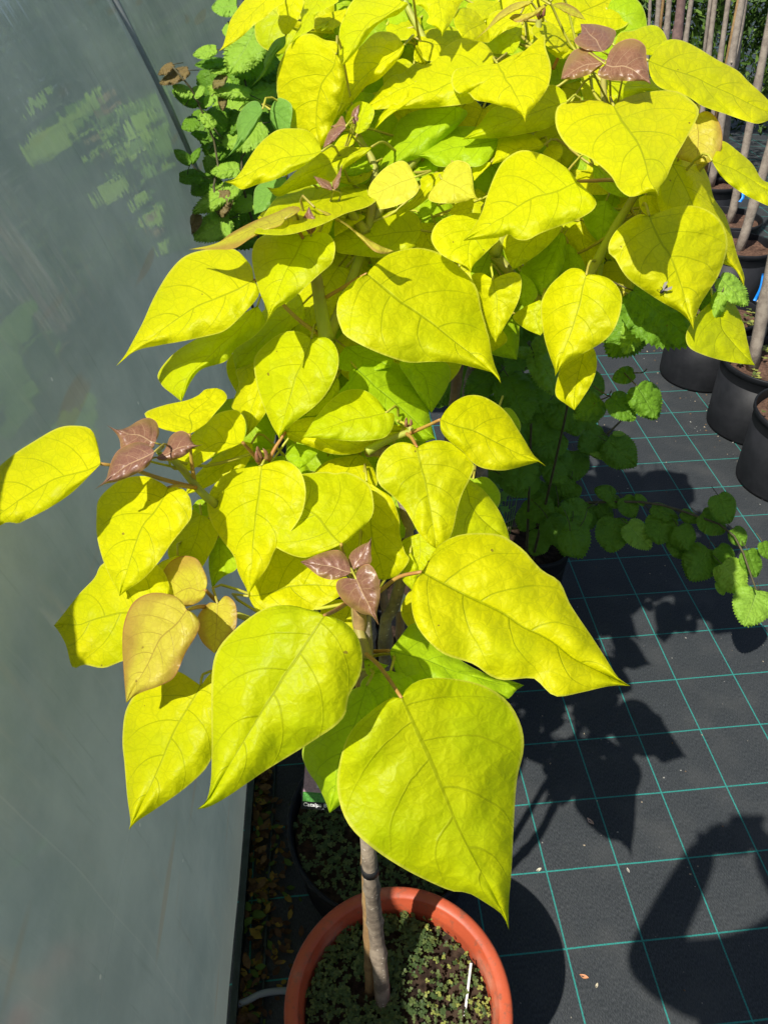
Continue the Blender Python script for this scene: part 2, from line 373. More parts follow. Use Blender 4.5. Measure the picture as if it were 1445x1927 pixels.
def tunnel(y, s, off=0.0):                # point of the tunnel skin at ground distance y, s metres up the skin
    x0 = TX + TS * y
    if s < TZ: return Vector((x0 + off, y, s))
    th = (s - TZ) / TR
    return Vector((x0 - (TR + 0) * (1 - math.cos(th)) + off * math.cos(th), y + TS * 0, TZ + TR * math.sin(th) + off * math.sin(th)))
tun = empty('polytunnel', (TX, 0, 0), 'long grey polytunnel skin of cloudy film bulging over the left edge', 'polytunnel')
me = bpy.data.meshes.new('film_cover'); bm = bmesh.new(); uvl = bm.loops.layers.uv.new('film')
YS = [-3 + 12 * i / 120 for i in range(121)]
SS = [.02 + 9.1 * (j / 90) ** 1.35 for j in range(91)]
grid = []
for y in YS:
    row = []
    for s in SS:
        sag = 0
        # the film pulls tight over each hoop and sags a little between
        ph = abs(((y - 2.0 + 1.0) % 2.0) - 1.0)
        sag = -.012 * math.sin(min(1, ph) * math.pi / 2) * min(1, s * 2) if s < 6 else 0
        p = tunnel(y, s, sag + .004 * noise.noise((y * 3.0, s * 2.0, 0)))
        row.append((bm.verts.new(p), (y, s)))
    grid.append(row)
for i in range(len(YS) - 1):
    for j in range(len(SS) - 1):
        q = [grid[i][j], grid[i + 1][j], grid[i + 1][j + 1], grid[i][j + 1]]
        f = bm.faces.new([a[0] for a in q])
        for lp, a in zip(f.loops, q): lp[uvl].uv = a[1]
bm.to_mesh(me); bm.free()
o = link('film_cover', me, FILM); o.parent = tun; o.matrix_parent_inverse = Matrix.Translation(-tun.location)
for k, y in enumerate((-2.0, 0.0, 2.0, 4.0, 6.0, 8.0)):
    h = MB(); h.tube([tunnel(y, s, -.002) for s in [.0 + 9.15 * i / 40 for i in range(41)]], .0125, 10)
    h.build('hoop', M['steel'], tun)
b_ = MB(); b_.box((0, 0, 0), (.006, 6.0, .02)); 
ang = math.atan2(-TS, 1)
Rr = Matrix.Rotation(ang, 3, 'Z')
b_.v = [tuple(Rr @ Vector(p) + Vector((TX + TS * 3 + .012, 3, .022))) for p in b_.v]
b_.build('base_rail', M['rail'], tun, smooth=False)

# ------------------------------------------------------------------ dark evergreen hedge at the back; an unseen one added on the right
def hedge(name, p0, p1, h, depth, count, seed, label, size=.05):
    r = random.Random(seed); mb = MB(); p0 = Vector(p0); p1 = Vector(p1); ax = (p1 - p0); L = ax.length; ax.normalize(); nrm = Vector((ax.y, -ax.x, 0))
    for i in range(count):
        s = r.random() * L; z = h * (r.random() ** .8)
        bulge = .35 * noise.noise((s * 1.1, z * 1.1, seed)) + .18 * noise.noise((s * 3, z * 3, seed + 5))
        d = depth * .5 + bulge - abs(r.gauss(0, .12)) - .25 * (z / h) ** 3
        c = p0 + ax * s + nrm * d + Vector((0, 0, z + .15 * noise.noise((s * 2, 1, seed))))
        for q in range(2):
            u = Vector((r.gauss(0, 1), r.gauss(0, 1), r.gauss(.4, 1))).normalized(); w = u.orthogonal().normalized()
            w = (Matrix.Rotation(r.random() * 6.28, 3, u) @ w)
            a = size * r.uniform(.6, 1.4); cc = c + Vector((r.gauss(0, .04), r.gauss(0, .04), r.gauss(0, .04)))
            mb.add([cc - w * a * .35, cc + u * a * .2, cc + w * a * .35, cc + u * a * 1.2], [(0, 1, 2, 3)], 0 if r.random() < .7 else 1)
    root = empty(name, (p0 + p1) / 2, label, 'hedge')
    mb.build('foliage', [M['hedge'], M['hedge2']], root, smooth=False)
    tk = MB()
    for k in range(int(L / .8)):
        c = p0 + ax * (.4 + .8 * k); tk.tube([c, c + Vector((.03, .02, h * .5)), c + Vector((0, .05, h * .9))], [.05, .04, .015], 7)
    core = MB(); 
    tk.build('trunk', M['bark'], root)
def hedge_leaf(name, col, tr=.25):
    m, t, out = mat(name)
    b = N(t, 'ShaderNodeBsdfPrincipled', i_Roughness=.55); b.inputs['Base Color'].default_value = (*col, 1)
    s = N(t, 'ShaderNodeBsdfTranslucent'); s.inputs[0].default_value = (*col, 1)
    mx = N(t, 'ShaderNodeMixShader'); mx.inputs[0].default_value = tr
    t.links.new(b.outputs[0], mx.inputs[1]); t.links.new(s.outputs[0], mx.inputs[2]); t.links.new(mx.outputs[0], out.inputs[0]); return m
M['hedge'] = hedge_leaf('hedge leaf', (.05, .11, .012)); M['hedge2'] = hedge_leaf('hedge leaf light', (.13, .23, .03))
hedge('conifer_hedge', (-1.2, 6.9, 0), (4.6, 6.4, 0), 2.35, 1.0, 34000, 3, 'dark green evergreen hedge standing behind the staked saplings')
hedge('conifer_hedge', (5.2, 6.4, 0), (5.4, -3.0, 0), 1.7, 1.0, 16000, 9, 'unseen evergreen hedge added beyond the right edge to darken the polytunnel reflections', size=.08)  # out of view, added to hide the horizon from the film's reflections

# ------------------------------------------------------------------ the golden catalpas: every blade traced, then given its own distance, tilt, size and curl
CROP = {'F': (0, 0, 1), 'R1': (400, 0, 3.6125), 'R2': (700, 0, 3.6125), 'R3': (600, 230, 3.6125), 'R4': (950, 300, 2.919), 'R5': (380, 350, 3.6125),
        'S1': (420, 600, 3.6125), 'S2': (640, 600, 3.6125), 'S3': (180, 720, 3.6125), 'S4': (370, 960, 3.36), 'S5': (640, 920, 3.6125),
        'C1': (0, 0, 2), 'C2': (723, 0, 2.0014), 'C3': (0, 643, 2), 'C4': (723, 643, 2), 'C5': (0, 1285, 2), 'C6': (723, 1285, 2),
        'Z': (1145, 0, 3.853), 'Z4': (200, 0, 4.014), 'Q': (1020, 600, 3.2118)}
def cv(p, crop):
    if len(p) == 3: crop = p[2]
    o = CROP[crop]; return Vector((o[0] + p[0] / o[2], o[1] + p[1] / o[2]))
DS = [(0, 1.10), (150, 1.02), (300, .94), (450, .885), (600, .845), (800, .80), (1000, .75), (1200, .71), (1500, .69), (1800, .70)]
def dsurf(y):
    y = min(1799, max(0, y))
    for (a, b), (c, d) in zip(DS, DS[1:]):
        if a <= y <= c: return b + (d - b) * (y - a) / (c - a)
def resample(P, n): return [Vector((q.x, q.y)) for q in catmull([Vector((p.x, p.y, 0)) for p in P], n)]

def blade(name, B, S1, T, S2, dist, material, parent, rng, serr=0.0, na=30, nw=8, fold=None, droop=None, k_aspect=.95, wav=1.0, flip=False, capa=.85, capb=.75, pleat=0.0, K=11):
    """mesh of one leaf from its traced outline; returns object and the 3D point where its stalk joins"""
    s1 = resample([B] + S1 + [T], na); s2 = resample([B] + S2 + [T], na)
    if serr:
        for s in (s1, s2):
            ctr = (B + T) / 2
            for i in range(2, na - 1):
                d = (s[i] - ctr).normalized(); L = (T - B).length
                s[i] = s[i] + d * (serr * L * (1.0 if i % 2 else -.25) * rng.uniform(.6, 1.3)) + (T - B).normalized() * (serr * L * .5 if i % 2 else 0)
    # tilt of the blade from its foreshortening
    i4 = int(na * .42)
    a = Vector((T.x - B.x, -(T.y - B.y))); b2 = (s2[i4] - s1[i4]); b = Vector((b2.x, -b2.y))
    # square up the cross direction
    k = (1 / k_aspect) ** 2
    A = a.dot(a) - k * b.dot(b); ab = a.dot(b)
    t = (-A + math.sqrt(A * A + 4 * k * ab * ab)) / 2
    p = math.sqrt(max(t, 0)); q = math.sqrt(max((a.dot(a) + t) / k - b.dot(b), 0))
    p = min(p, capa * a.length); q = min(q, capb * b.length)
    if ab > 0: q = -q
    best = None
    view = ray((B.x + T.x) / 2, (B.y + T.y) / 2).normalized()
    up_c = Vector((0, math.cos(PITCH), math.sin(PITCH)))            # world up in camera axes (x right, y up, z towards viewer)
    sun_c = Vector((TO_SUN.x, TO_SUN.y * math.sin(PITCH) + TO_SUN.z * math.cos(PITCH), -TO_SUN.y * math.cos(PITCH) + TO_SUN.z * math.sin(PITCH)))
    for sg in (1, -1):
        ea = Vector((a.x, a.y, p * sg)); eb = Vector((b.x, b.y, q * sg))
        n = ea.cross(eb).normalized()
        if n.z < 0: n = -n
        sc = n.dot(up_c) + .8 * n.dot(sun_c)
        if flip: sc = -sc
        if best is None or sc > best[0]: best = (sc, n)
    n = best[1]
    if n.z < .38:
        n.z = .38; n.normalize()
    C = (B + T + s1[i4] + s2[i4]) / 4
    rc = ray(C.x, C.y); zc = dist / rc.length
    P0 = Vector(((C.x - PX) / FPX, -(C.y - PY) / FPX, -1)) * zc
    def depth(px):
        r = Vector(((px.x - PX) / FPX, -(px.y - PY) / FPX, -1))
        dn = n.dot(r)
        f = n.dot(P0) / dn if abs(dn) > 1e-4 else zc
        return min(zc * 1.22, max(zc * .82, f))
    size = a.length * zc / FPX
    size = max(size, b.length * zc / FPX)
    fold = rng.uniform(.05, .17) if fold is None else fold
    droop = rng.uniform(.08, .22) if droop is None else droop
    ph = rng.uniform(0, 6.28); fq = rng.uniform(2.0, 3.2); tipc = rng.uniform(.1, .5)
    def mid(t):
        L = B.lerp(T, t); i = t * na; j = min(na - 1, int(i)); f = i - j
        c = (s1[j].lerp(s1[j + 1], f) + s2[j].lerp(s2[j + 1], f)) / 2
        w = .5 * min(1, max(0, (t - .05) / .35)); return L.lerp(c, w)
    bm = bmesh.new(); u1 = bm.loops.layers.uv.new('veins'); u2 = bm.loops.layers.uv.new('flat')
    e1 = (T - B).normalized(); e2 = Vector((-e1.y, e1.x))
    info = {}; grid = {}
    for si, s in ((-1, s1), (1, s2)):
        for i in range(na + 1):
            aa = i / na; g = max(0, (aa - .15) / .85) ** 1.15
            m0 = mid(g)
            for j in range(nw + 1):
                w = j / nw
                px = m0.lerp(s[i], w)
                z = depth(px)
                dz = -fold * size * (w if si < 0 else w * .8) * (1 - .5 * w) * math.sin(min(1, g * 1.4 + .25) * 2.2)
                dz += droop * size * (w ** 2.2) * (.4 + .6 * math.sin(min(1, aa) * math.pi))
                dz += tipc * size * max(0, g - .68) ** 2 * 1.6
                dz += wav * .026 * size * (w ** 1.6) * math.sin(fq * aa * 6.28 + ph + si) * math.sin(math.pi * min(1, aa * 1.05)) 
                dz += wav * .046 * size * noise.noise((px.x * 9 / max(1, a.length) + ph, px.y * 9 / max(1, a.length), si * .0 + ph)) * min(1, w * 3)
                if pleat: dz += pleat * size * math.cos(6.283 * (K * (aa - .15 * w * w) + (.45 if si > 0 else 0) - .5)) * math.sin(math.pi * min(1, w * .9 + .02)) * min(1, aa * 6) * min(1, (1 - aa) * 6)
                z2 = z + dz
                wp = EYE + ray(px.x, px.y) * z2
                v = bm.verts.new(wp); grid[si, i, j] = v
                rel = px - B
                info[v] = ((aa, si * w), (rel.dot(e1) * zc / FPX + ph, rel.dot(e2) * zc / FPX + ph))
    for si in (-1, 1):
        for i in range(na):
            for j in range(nw):
                q4 = [grid[si, i, j], grid[si, i + 1, j], grid[si, i + 1, j + 1], grid[si, i, j + 1]]
                if si > 0: q4.reverse()
                try: f = bm.faces.new(q4)
                except ValueError: continue
                for lp in f.loops:
                    lp[u1].uv, lp[u2].uv = info[lp.vert]
    bmesh.ops.remove_doubles(bm, verts=bm.verts, dist=1e-6)
    bmesh.ops.dissolve_degenerate(bm, dist=1e-7, edges=bm.edges)
    me = bpy.data.meshes.new(name); bm.to_mesh(me); bm.free()
    o = link(name, me, material)
    o.parent = parent; o.matrix_parent_inverse = Matrix.Translation(-Vector(parent.location)) if parent.type == 'EMPTY' else Matrix()
    zB = depth(B); PB = EYE + ray(B.x, B.y) * zB
    zb2 = depth(B - e1 * 12); dirB = (EYE + ray(B.x - e1.x * 20, B.y - e1.y * 20) * depth(B - e1 * 20)) - PB
    return o, PB, dirB.normalized(), size

# plant, kind, layer behind the front of the crown, crop the pixels were read in, base, one side, tip, other side
LV = [
# --- front plant in the terracotta pot
(1,'gold',.8,'F',(756,1314),[(735,1313),(700,1337),(660,1376),(640,1430),(635,1490),(655,1550),(700,1595),(760,1635),(820,1665),(855,1678),(880,1680),(915,1700),(945,1722)],(957,1750),[(768,1292),(800,1277),(850,1277),(910,1290),(955,1320),(980,1365),(985,1410),(972,1470),(966,1560),(962,1640),(957,1700)],{'fold':.04,'droop':.14,'capa':.45,'capb':.4}),
(1,'gold',-2.5,'F',(609.6,1159.4),[(605,1153),(578,1146),(549,1139),(513,1140),(483,1153),(444,1183),(412,1219),(400,1258),(398,1330),(399,1400),(397,1470),(388,1508)],(371,1523),[(629,1162),(653,1174),(673,1198),(682,1234),(677,1272),(656,1311),(650,1344),(630,1367),(596,1390),(570,1407),(500,1450),(435,1495),(395,1518)],{'capa':.35,'capb':.15}),
(1,'gold',2.6,'F',(378,1290),[(330,1262),(280,1280),(240,1330),(231,1390),(235,1440),(240,1500),(246,1545)],(243,1562),[(405,1262),(432,1300),(422,1380),(397,1430),(380,1455),(340,1490),(290,1525),(258,1546)]),
(1,'bronze',.6,'F',(352,1148),[(341,1130),(322,1119),(285,1116),(252,1133),(234,1173),(231,1218),(234,1275)],(238,1323),[(366,1155),(377,1172),(370,1195),(350,1228),(330,1272),(305,1289),(262,1305)]),
(1,'bronze',1.8,'F',(387,1110),[(391,1094),(384,1073),(371,1052),(346,1046),(320,1058),(305,1083),(303,1112)],(312,1138),[(386,1122),(371,1135),(350,1142),(330,1142)]),
(1,'bronze',1.4,'F',(410,1136),[(425,1121),(443,1136),(446,1168),(440,1188),(420,1213)],(404,1230),[(395,1134),(380,1148),(372,1163),(372,1188),(383,1211)]),
(2,'gold',3.2,'F',(300,1150),[(320,1110),(300,1065),(250,1048),(195,1060),(178,1088),(150,1117),(120,1155)],(102,1177),[(320,1190),(285,1235),(235,1243),(195,1257),(160,1251),(137,1256),(125,1215),(112,1190)]),
(2,'gold',1.6,'S3',(495,715),[(430,670),(330,635),(200,650),(100,710),(20,800),(8,900),(10,1040),(50,1200),(110,1340),(148,1405)],(165,1452),[(520,712),(560,712),(610,735),(645,790),(655,850),(650,920),(600,990),(520,1090),(430,1220),(330,1330),(225,1405)]),
(2,'gold',1.6,'F',(190,873),[(185,838),(172,808),(145,801),(110,805),(65,830),(20,860),(-15,895),(-32,940)],(-30,1002),[(176,888),(135,928),(90,958),(50,978),(35,985),(15,983),(-5,992)]),
(2,'purple',-.4,'S3',(405,410),[(432,350),(422,280),(388,247),(345,240),(290,260),(230,297),(175,318),(125,315)],(78,288),[(392,448),(345,445),(240,460),(178,452),(165,390),(135,340)]),
(2,'purple',-.8,'S3',(402,470),[(365,425),(300,402),(230,415),(155,460),(115,520),(92,590),(75,650),(40,690)],(-8,728),[(375,545),(330,590),(250,632),(150,672),(65,690)]),
(2,'purple',-.8,'S3',(415,508),[(450,490),(478,460),(490,430),(500,380),(540,340),(590,328),(632,350),(655,395),(685,425)],(735,420),[(440,530),(520,528),(600,500),(660,452),(700,432)]),
(2,'gold',.8,'S3',(640,347),[(530,335),(420,300),(342,232),(350,195),(480,150),(620,120),(700,85),(742,48),(785,40)],(822,36),[(690,325),(760,270),(820,200),(885,125),(893,90),(868,55)]),
(2,'gold',1.7,'S3',(1000,405),[(1018,350),(1018,260),(985,205),(940,185),(840,205),(745,270),(660,350),(600,440),(555,520)],(570,575),[(935,440),(850,475),(770,520),(700,565),(640,600)]),
(2,'gold',2.6,'S3',(1062,412),[(1000,402),(930,430),(850,480),(750,560),(690,620),(645,670),(620,730)],(615,758),[(1070,470),(1010,580),(900,640),(800,690),(720,730),(650,752)]),
(2,'lime',3.4,'S3',(775,795),[(730,790),(690,802)],(655,845),[(775,860),(760,905),(710,895)]),
(2,'gold',3.2,'S3',(720,900),[(640,940),(570,1020),(500,1110),(495,1180),(540,1260)],(620,1340),[(770,925),(830,980),(828,1060),(770,1180),(700,1290)]),
(2,'lime',3.2,'S3',(850,1045),[(810,1090),(772,1180),(772,1280),(790,1380)],(792,1428),[(900,1120),(960,1220),(955,1272),(870,1320),(810,1380)]),
(2,'gold',3.6,'F',(335,1045),[(300,1060),(280,1090),(288,1120)],(298,1175),[(350,1065),(345,1105),(320,1145)]),
(2,'gold',.9,'S3',(1130,563),[(1085,575),(960,590),(850,650),(780,740),(760,850),(790,960),(860,1070),(940,1180),(970,1290),(1015,1380)],(1040,1440),[(1180,548),(1235,530),(1300,533),(1365,572),(1410,640),(1430,760),(1400,900),(1320,1020),(1225,1130),(1170,1250),(1095,1360)]),
(1,'gold',0,'F',(642,1024),[(652,1021),(668,1005),(691,984),(702,966),(703,945),(697,916),(683,902),(664,892),(647,888),(632,891),(614,888),(575,891),(531,896)],(499,898),[(632,1030),(608,1040),(578,1049),(560,1048),(542,1042),(519,1030),(498,1016),(485,1008),(492,975),(497,930)]),
(1,'gold',2.6,'F',(690,905),[(650,940),(632,990),(640,1045),(675,1080)],(722,1092),[(715,922),(737,937),(751,975),(753,1006),(762,1039),(770,1054),(748,1083)]),
(1,'gold',3.2,'F',(772,1040),[(757,1060),(757,1090)],(776,1112),[(787,1068),(786,1085)]),
(2,'gold',3.2,'F',(790,1003),[(757,1018),(757,1045),(765,1068)],(785,1086),[(828,1013),(832,1035),(812,1062)]),
(1,'gold',2.4,'F',(468,1122),[(478,1085),(505,1045),(530,1022),(580,1022),(622,1048),(650,1080)],(660,1108),[(478,1142),(500,1160),(550,1162),(590,1148),(630,1128)]),
(1,'purple',-1.2,'S4',(975,395),[(962,325),(920,265),(870,252),(780,275),(705,308)],(655,326),[(940,420),(860,440),(780,420),(710,368)]),
(1,'purple',-1.2,'S4',(985,378),[(958,340),(962,300),(985,260),(1040,222),(1090,198)],(1106,165),[(1020,362),(1100,335),(1102,260)]),
(1,'purple',-1.6,'S4',(1010,437),[(940,428),(893,445),(882,490),(908,550),(960,605),(1040,652),(1105,670)],(1152,728),[(1008,400),(1040,355),(1090,342),(1130,388),(1155,465),(1157,560),(1140,650)]),
(1,'gold',-.2,'F',(793.6,1076),[(806,1058),(817,1036),(839,1017),(867,1006),(903,1003),(939,1006),(961,1017),(986,1036),(1005,1058),(1022,1075),(1053,1095),(1073,1138),(1113,1198),(1140,1240),(1162,1274)],(1186,1291),[(776,1105),(774,1136),(778,1161),(789,1186),(812,1213),(839,1233),(889,1249),(917,1269),(933,1277),(953,1280),(1000,1276),(1018,1288),(1033,1304),(1053,1311),(1098,1302),(1148,1291)],{'fold':.24,'droop':.12}),
(1,'lime',2.2,'S5',(338,1100),[(400,1040),(450,950),(510,912),(600,960),(800,1150),(1000,1260),(1150,1300)],(1250,1335),[(350,1160),(380,1250),(430,1330),(700,1400),(900,1400),(1050,1420),(1140,1427),(1195,1370)]),
(1,'lime',1.0,'F',(690,1290),[(660,1300),(625,1345),(590,1385),(569,1410),(576,1445),(597,1477),(611,1505)],(620,1530),[(708,1318),(712,1370),(692,1430),(662,1490),(637,1517)]),
(1,'lime',1.2,'F',(735,1262),[(695,1270),(678,1290),(690,1330)],(735,1365),[(775,1278),(780,1320),(765,1345)]),
(1,'lime',1.3,'F',(684,1238),[(700,1236),(715,1247)],(731,1252),[(690,1268),(708,1270)]),
# --- second plant
(2,'gold',.4,'S2',(522,875),[(480,847),(400,840),(320,880),(260,960),(245,1050),(270,1130),(350,1200),(430,1280),(480,1360),(530,1450),(590,1520)],(650,1562),[(570,847),(660,825),(760,845),(850,910),(905,980),(905,1030),(870,1110),(830,1190),(795,1300),(775,1400),(745,1490),(690,1540)]),
(2,'gold',.6,'S2',(680,685),[(715,625),(780,560),(870,520),(970,528),(1080,590),(1150,660),(1200,740),(1250,820),(1310,920),(1352,962)],(1398,1004),[(685,760),(740,830),(830,900),(890,970),(960,1012),(1060,1030),(1150,1025),(1300,985),(1360,972)]),
(2,'gold',2.2,'F',(862,888),[(905,918),(935,955),(952,990)],(960,1020),[(830,930),(818,980),(850,1020),(905,1030)]),
(2,'gold',2.6,'S1',(925,922),[(830,935),(700,970),(620,1045)],(600,1150),[(985,960),(1030,1040),(1045,1130),(960,1220),(780,1250)]),
(2,'gold',.6,'S1',(1105,638),[(1060,560),(980,495),(900,477),(800,500),(710,575),(630,670),(570,765)],(540,806),[(1160,643),(1162,700),(1135,770),(1075,815),(900,832),(720,818),(620,810)]),
(2,'gold',1.5,'S1',(428,768),[(440,728),(500,690),(620,668),(800,700),(1000,740),(1150,700),(1250,745)],(1270,765),[(450,818),(520,845),(620,880),(720,915),(830,925),(930,908),(1010,868),(1130,835),(1220,800)]),
(3,'gold',.5,'S1',(600,135),[(540,95),(460,82),(370,110),(280,180),(220,250),(208,310),(230,450),(270,580),(330,720),(368,785)],(386,825),[(650,125),(710,130),(760,180),(785,260),(775,360),(720,480),(650,570),(540,660),(430,745),(392,795)]),
(2,'lime',2.0,'S1',(905,338),[(1000,300),(1110,287),(1200,310),(1280,380),(1340,480),(1390,580),(1405,680),(1432,795)],(1445,815),[(855,360),(855,430),(790,490),(800,560),(900,640),(1100,740),(1330,830)]),
(3,'gold',2.6,'S1',(330,230),[(200,260),(90,340),(105,430),(90,500),(55,590),(70,615),(140,670),(160,740)],(150,806),[(380,350),(360,500),(290,640),(215,740)]),
(3,'gold',2.4,'R5',(690,800),[(660,735),(600,740),(450,820),(330,940),(240,1060),(210,1140)],(230,1248),[(700,900),(600,980),(480,1100),(350,1200)]),
(3,'gold',3.2,'R5',(930,548),[(880,545),(760,620),(660,740),(640,850),(600,930)],(598,990),[(1010,562),(1045,620),(1000,720),(912,868),(850,940),(740,1005)]),
(3,'gold',.6,'F',(478,527),[(475,505),(463,488),(441,469),(400,468),(352,480),(320,510),(290,560),(270,605),(250,643),(236,668)],(219,689),[(488,545),(484,562),(457,592),(424,622),(388,633),(340,643),(300,650),(255,661)]),
(3,'gold',1.6,'F',(485,575),[(440,600),(380,632),(330,663),(298,702),(305,725),(325,742)],(342,756),[(500,605),(480,632),(445,655),(425,680),(380,695),(360,718),(350,738)]),
(3,'gold',-1.8,'R5',(690,360),[(640,318),(560,295),(460,320),(380,360),(345,430),(342,520),(370,650),(400,740),(440,830),(450,890)],(420,962),[(720,330),(790,313),(860,328),(900,380),(905,450),(880,530),(800,600),(700,690),(600,780),(510,830),(465,890)]),
(3,'purple',-2.3,'R5',(742,330),[(690,285),(685,225),(710,175)],(728,138),[(776,290),(773,230),(748,180)]),
(3,'bronze',-2.0,'R5',(565,226),[(640,192),(670,150),(600,140),(480,190),(350,240),(200,320),(100,388)],(-90,432),[(540,265),(450,300),(330,360),(220,425),(100,432)]),
(3,'bronze',-2.0,'R5',(765,145),[(860,182),(960,240),(1070,320),(1200,400)],(1308,442),[(830,190),(900,230),(1010,290),(1150,430),(1240,460)]),
(3,'gold',-.5,'R3',(325,1030),[(380,970),(480,895),(640,855),(750,865),(850,905),(950,980),(1030,1060),(1080,1150),(1105,1280),(1140,1400),(990,60,'S2'),(1012,130,'S2'),(1030,240,'S2'),(1058,340,'S2'),(1082,390,'S2')],(1092,440,'S2'),[(250,1070),(180,1130),(130,1210),(122,1310),(150,1400),(30,110,'S2'),(100,155,'S2'),(220,215,'S2'),(350,265,'S2'),(470,298,'S2'),(620,292,'S2'),(770,298,'S2'),(880,325,'S2'),(1000,355,'S2'),(1060,378,'S2')]),
(4,'gold',1.4,'R3',(1185,1070),[(1105,1025),(1035,1045),(1080,1150),(1110,1260),(1150,1400)],(1200,1500),[(1240,1040),(1330,1020),(1375,1060),(1365,1180),(1320,1290),(1260,1390)]),
(4,'gold',2.8,'F',(915,605),[(912,640)],(925,663),[(945,622),(953,643)]),
(4,'gold',-1.2,'F',(1087,341),[(1068,318),(1040,299),(1008,286),(980,283),(957,294),(941,310),(927,338),(916,368),(906,400),(892,425)],(871,453),[(1091,352),(1114,368),(1122,383),(1111,399),(1080,416),(1046,428),(1015,440),(991,452),(970,450),(957,440),(945,446),(910,450)]),
(4,'gold',.9,'R3',(1110,620),[(1000,615),(880,640),(800,690),(765,760),(770,820),(820,890),(900,940),(960,965),(1010,990)],(1030,1025),[(1190,700),(1230,785),(1170,850),(1100,920),(1050,970)]),
(4,'gold',1.7,'F',(1045,405),[(1000,405),(955,440),(945,460),(955,490),(962,503)],(964,508),[(1057,425),(1042,450),(1015,476),(984,497)]),
(4,'lime',2.4,'R4',(310,400),[(230,470),(120,570),(85,610),(130,670),(180,720)],(205,748),[(335,440),(325,560),(290,640),(240,710)]),
(4,'lime',3.2,'R4',(345,460),[(300,550),(270,640)],(330,700),[(400,510),(440,590),(420,650)]),
(4,'gold',-.1,'R4',(445,635),[(420,605),(360,598),(300,640),(240,700),(200,780),(198,870),(215,980),(245,1080),(270,1150)],(275,1192),[(490,632),(560,650),(610,690),(640,750),(635,830),(600,930),(540,1000),(440,1060),(340,1120),(290,1170)]),
(4,'gold',-.2,'R4',(790,310),[(740,300),(680,330),(610,390),(570,460),(570,520),(600,540),(640,610),(680,660),(760,720),(870,790),(960,840),(1010,890)],(1035,938),[(850,290),(940,260),(1040,255),(1130,290),(1190,350),(1220,440),(1210,530),(1170,640),(1120,720),(1070,800),(1042,880)]),
(4,'gold',1.6,'R4',(905,5),[(830,100),(840,250),(900,400),(1000,500),(1150,560),(1255,600)],(1312,700),[(985,-10),(1070,20),(1120,110),(1145,210),(1210,310),(1245,420),(1275,530),(1312,640)]),
(4,'gold',1.4,'Z',(745,1165),[(785,1085),(825,1020),(940,1100),(1040,1190),(1110,1300),(1220,1350)],(1340,1440),[(800,1260),(880,1340),(980,1410),(1080,1460),(1200,1500)]),
(4,'bronze',1.0,'Z',(630,840),[(690,805),(750,825),(800,890),(822,980),(815,1070),(780,1140),(720,1180)],(640,1190),[(560,920),(500,1040),(490,1135),(560,1168)]),
(4,'gold',-3.0,'F',(1154,199.5),[(1123,188),(1083,190),(1052,197),(1044,221),(1050,250),(1073,280),(1113,300),(1148,330),(1163,355),(1183,370),(1203,367),(1228,360)],(1239,369),[(1168,188),(1188,180),(1233,171),(1273,172),(1298,187),(1314,205),(1310,225),(1288,265),(1268,300),(1253,335),(1241,352)],{'fold':-.16,'droop':.1}),
(4,'gold',.8,'Z',(285,440),[(360,335),(430,288),(530,293),(650,350),(780,430),(930,510),(1010,590),(1110,680),(1180,760)],(1200,830),[(290,500),(310,570),(380,640),(560,695),(680,770),(860,832),(1000,880),(1080,897),(1160,870)]),
(4,'gold',.4,'Z',(40,330),[(80,240),(180,222),(260,190),(340,185),(395,230),(430,310),(466,400)],(445,478),[(150,395),(300,400),(400,420)]),
(4,'gold',2.8,'F',(1130,152),[(1180,140),(1230,150)],(1246,173),[(1150,178),(1172,187),(1205,172)]),
(4,'purple',-3.0,'C2',(822,195),[(775,193),(730,172),(715,150),(740,122)],(738,90),[(848,178),(866,145),(866,113),(800,92)]),
(4,'purple',-3.4,'C2',(834,228),[(800,212),(765,183),(720,186),(692,215),(674,255)],(664,299),[(810,255),(770,280),(715,297)]),
(4,'purple',-3.4,'C2',(832,243),[(850,190),(890,155),(940,146),(980,172),(986,220),(992,265)],(1002,318),[(806,265),(808,288),(850,302),(920,305),(978,306)]),
# --- top middle
(4,'gold',-.9,'R2',(850,430),[(790,440),(650,455),(565,475),(537,540),(550,600),(590,635),(650,630),(700,680),(780,695),(880,720),(960,745),(1020,790)],(1040,836),[(960,370),(1060,335),(1110,300),(1140,255),(1173,233),(1178,320),(1210,420),(1215,500),(1190,600),(1130,690),(1070,760),(1045,805)]),
(3,'gold',1.0,'R2',(830,425),[(830,380),(770,300),(680,265),(600,262),(520,300),(440,375),(370,440),(300,430),(240,470),(190,520),(170,600),(130,680),(60,780)],(8,892),[(760,560),(690,690),(600,712),(450,728),(330,735),(200,745),(120,775),(50,830)]),
(3,'gold',1.8,'R1',(1380,560),[(1300,505),(1220,518),(1150,590),(1095,665),(1050,720)],(1000,746),[(1370,640),(1260,720),(1150,742),(1080,746)]),
(4,'gold',1.5,'R2',(1325,690),[(1305,625),(1220,575),(1100,620),(900,700),(800,750),(740,830),(670,905)],(610,949),[(1285,780),(1230,850),(1140,888),(1000,915),(850,938),(720,942)]),
(3,'lime',2.8,'R2',(580,722),[(330,745),(200,800),(150,880),(100,980),(55,1070),(30,1140)],(0,1220),[(650,770),(560,880),(450,970),(340,1060),(160,1140)]),
(3,'lime',2.3,'R2',(862,950),[(760,870),(560,860),(480,910),(400,990),(330,1045)],(280,1056),[(835,1030),(790,1090),(720,1132),(600,1132),(450,1132),(370,1080)]),
(3,'lime',3.4,'R2',(400,1050),[(280,1060),(150,1100),(70,1160)],(50,1240),[(450,1130),(380,1200),(200,1260)]),
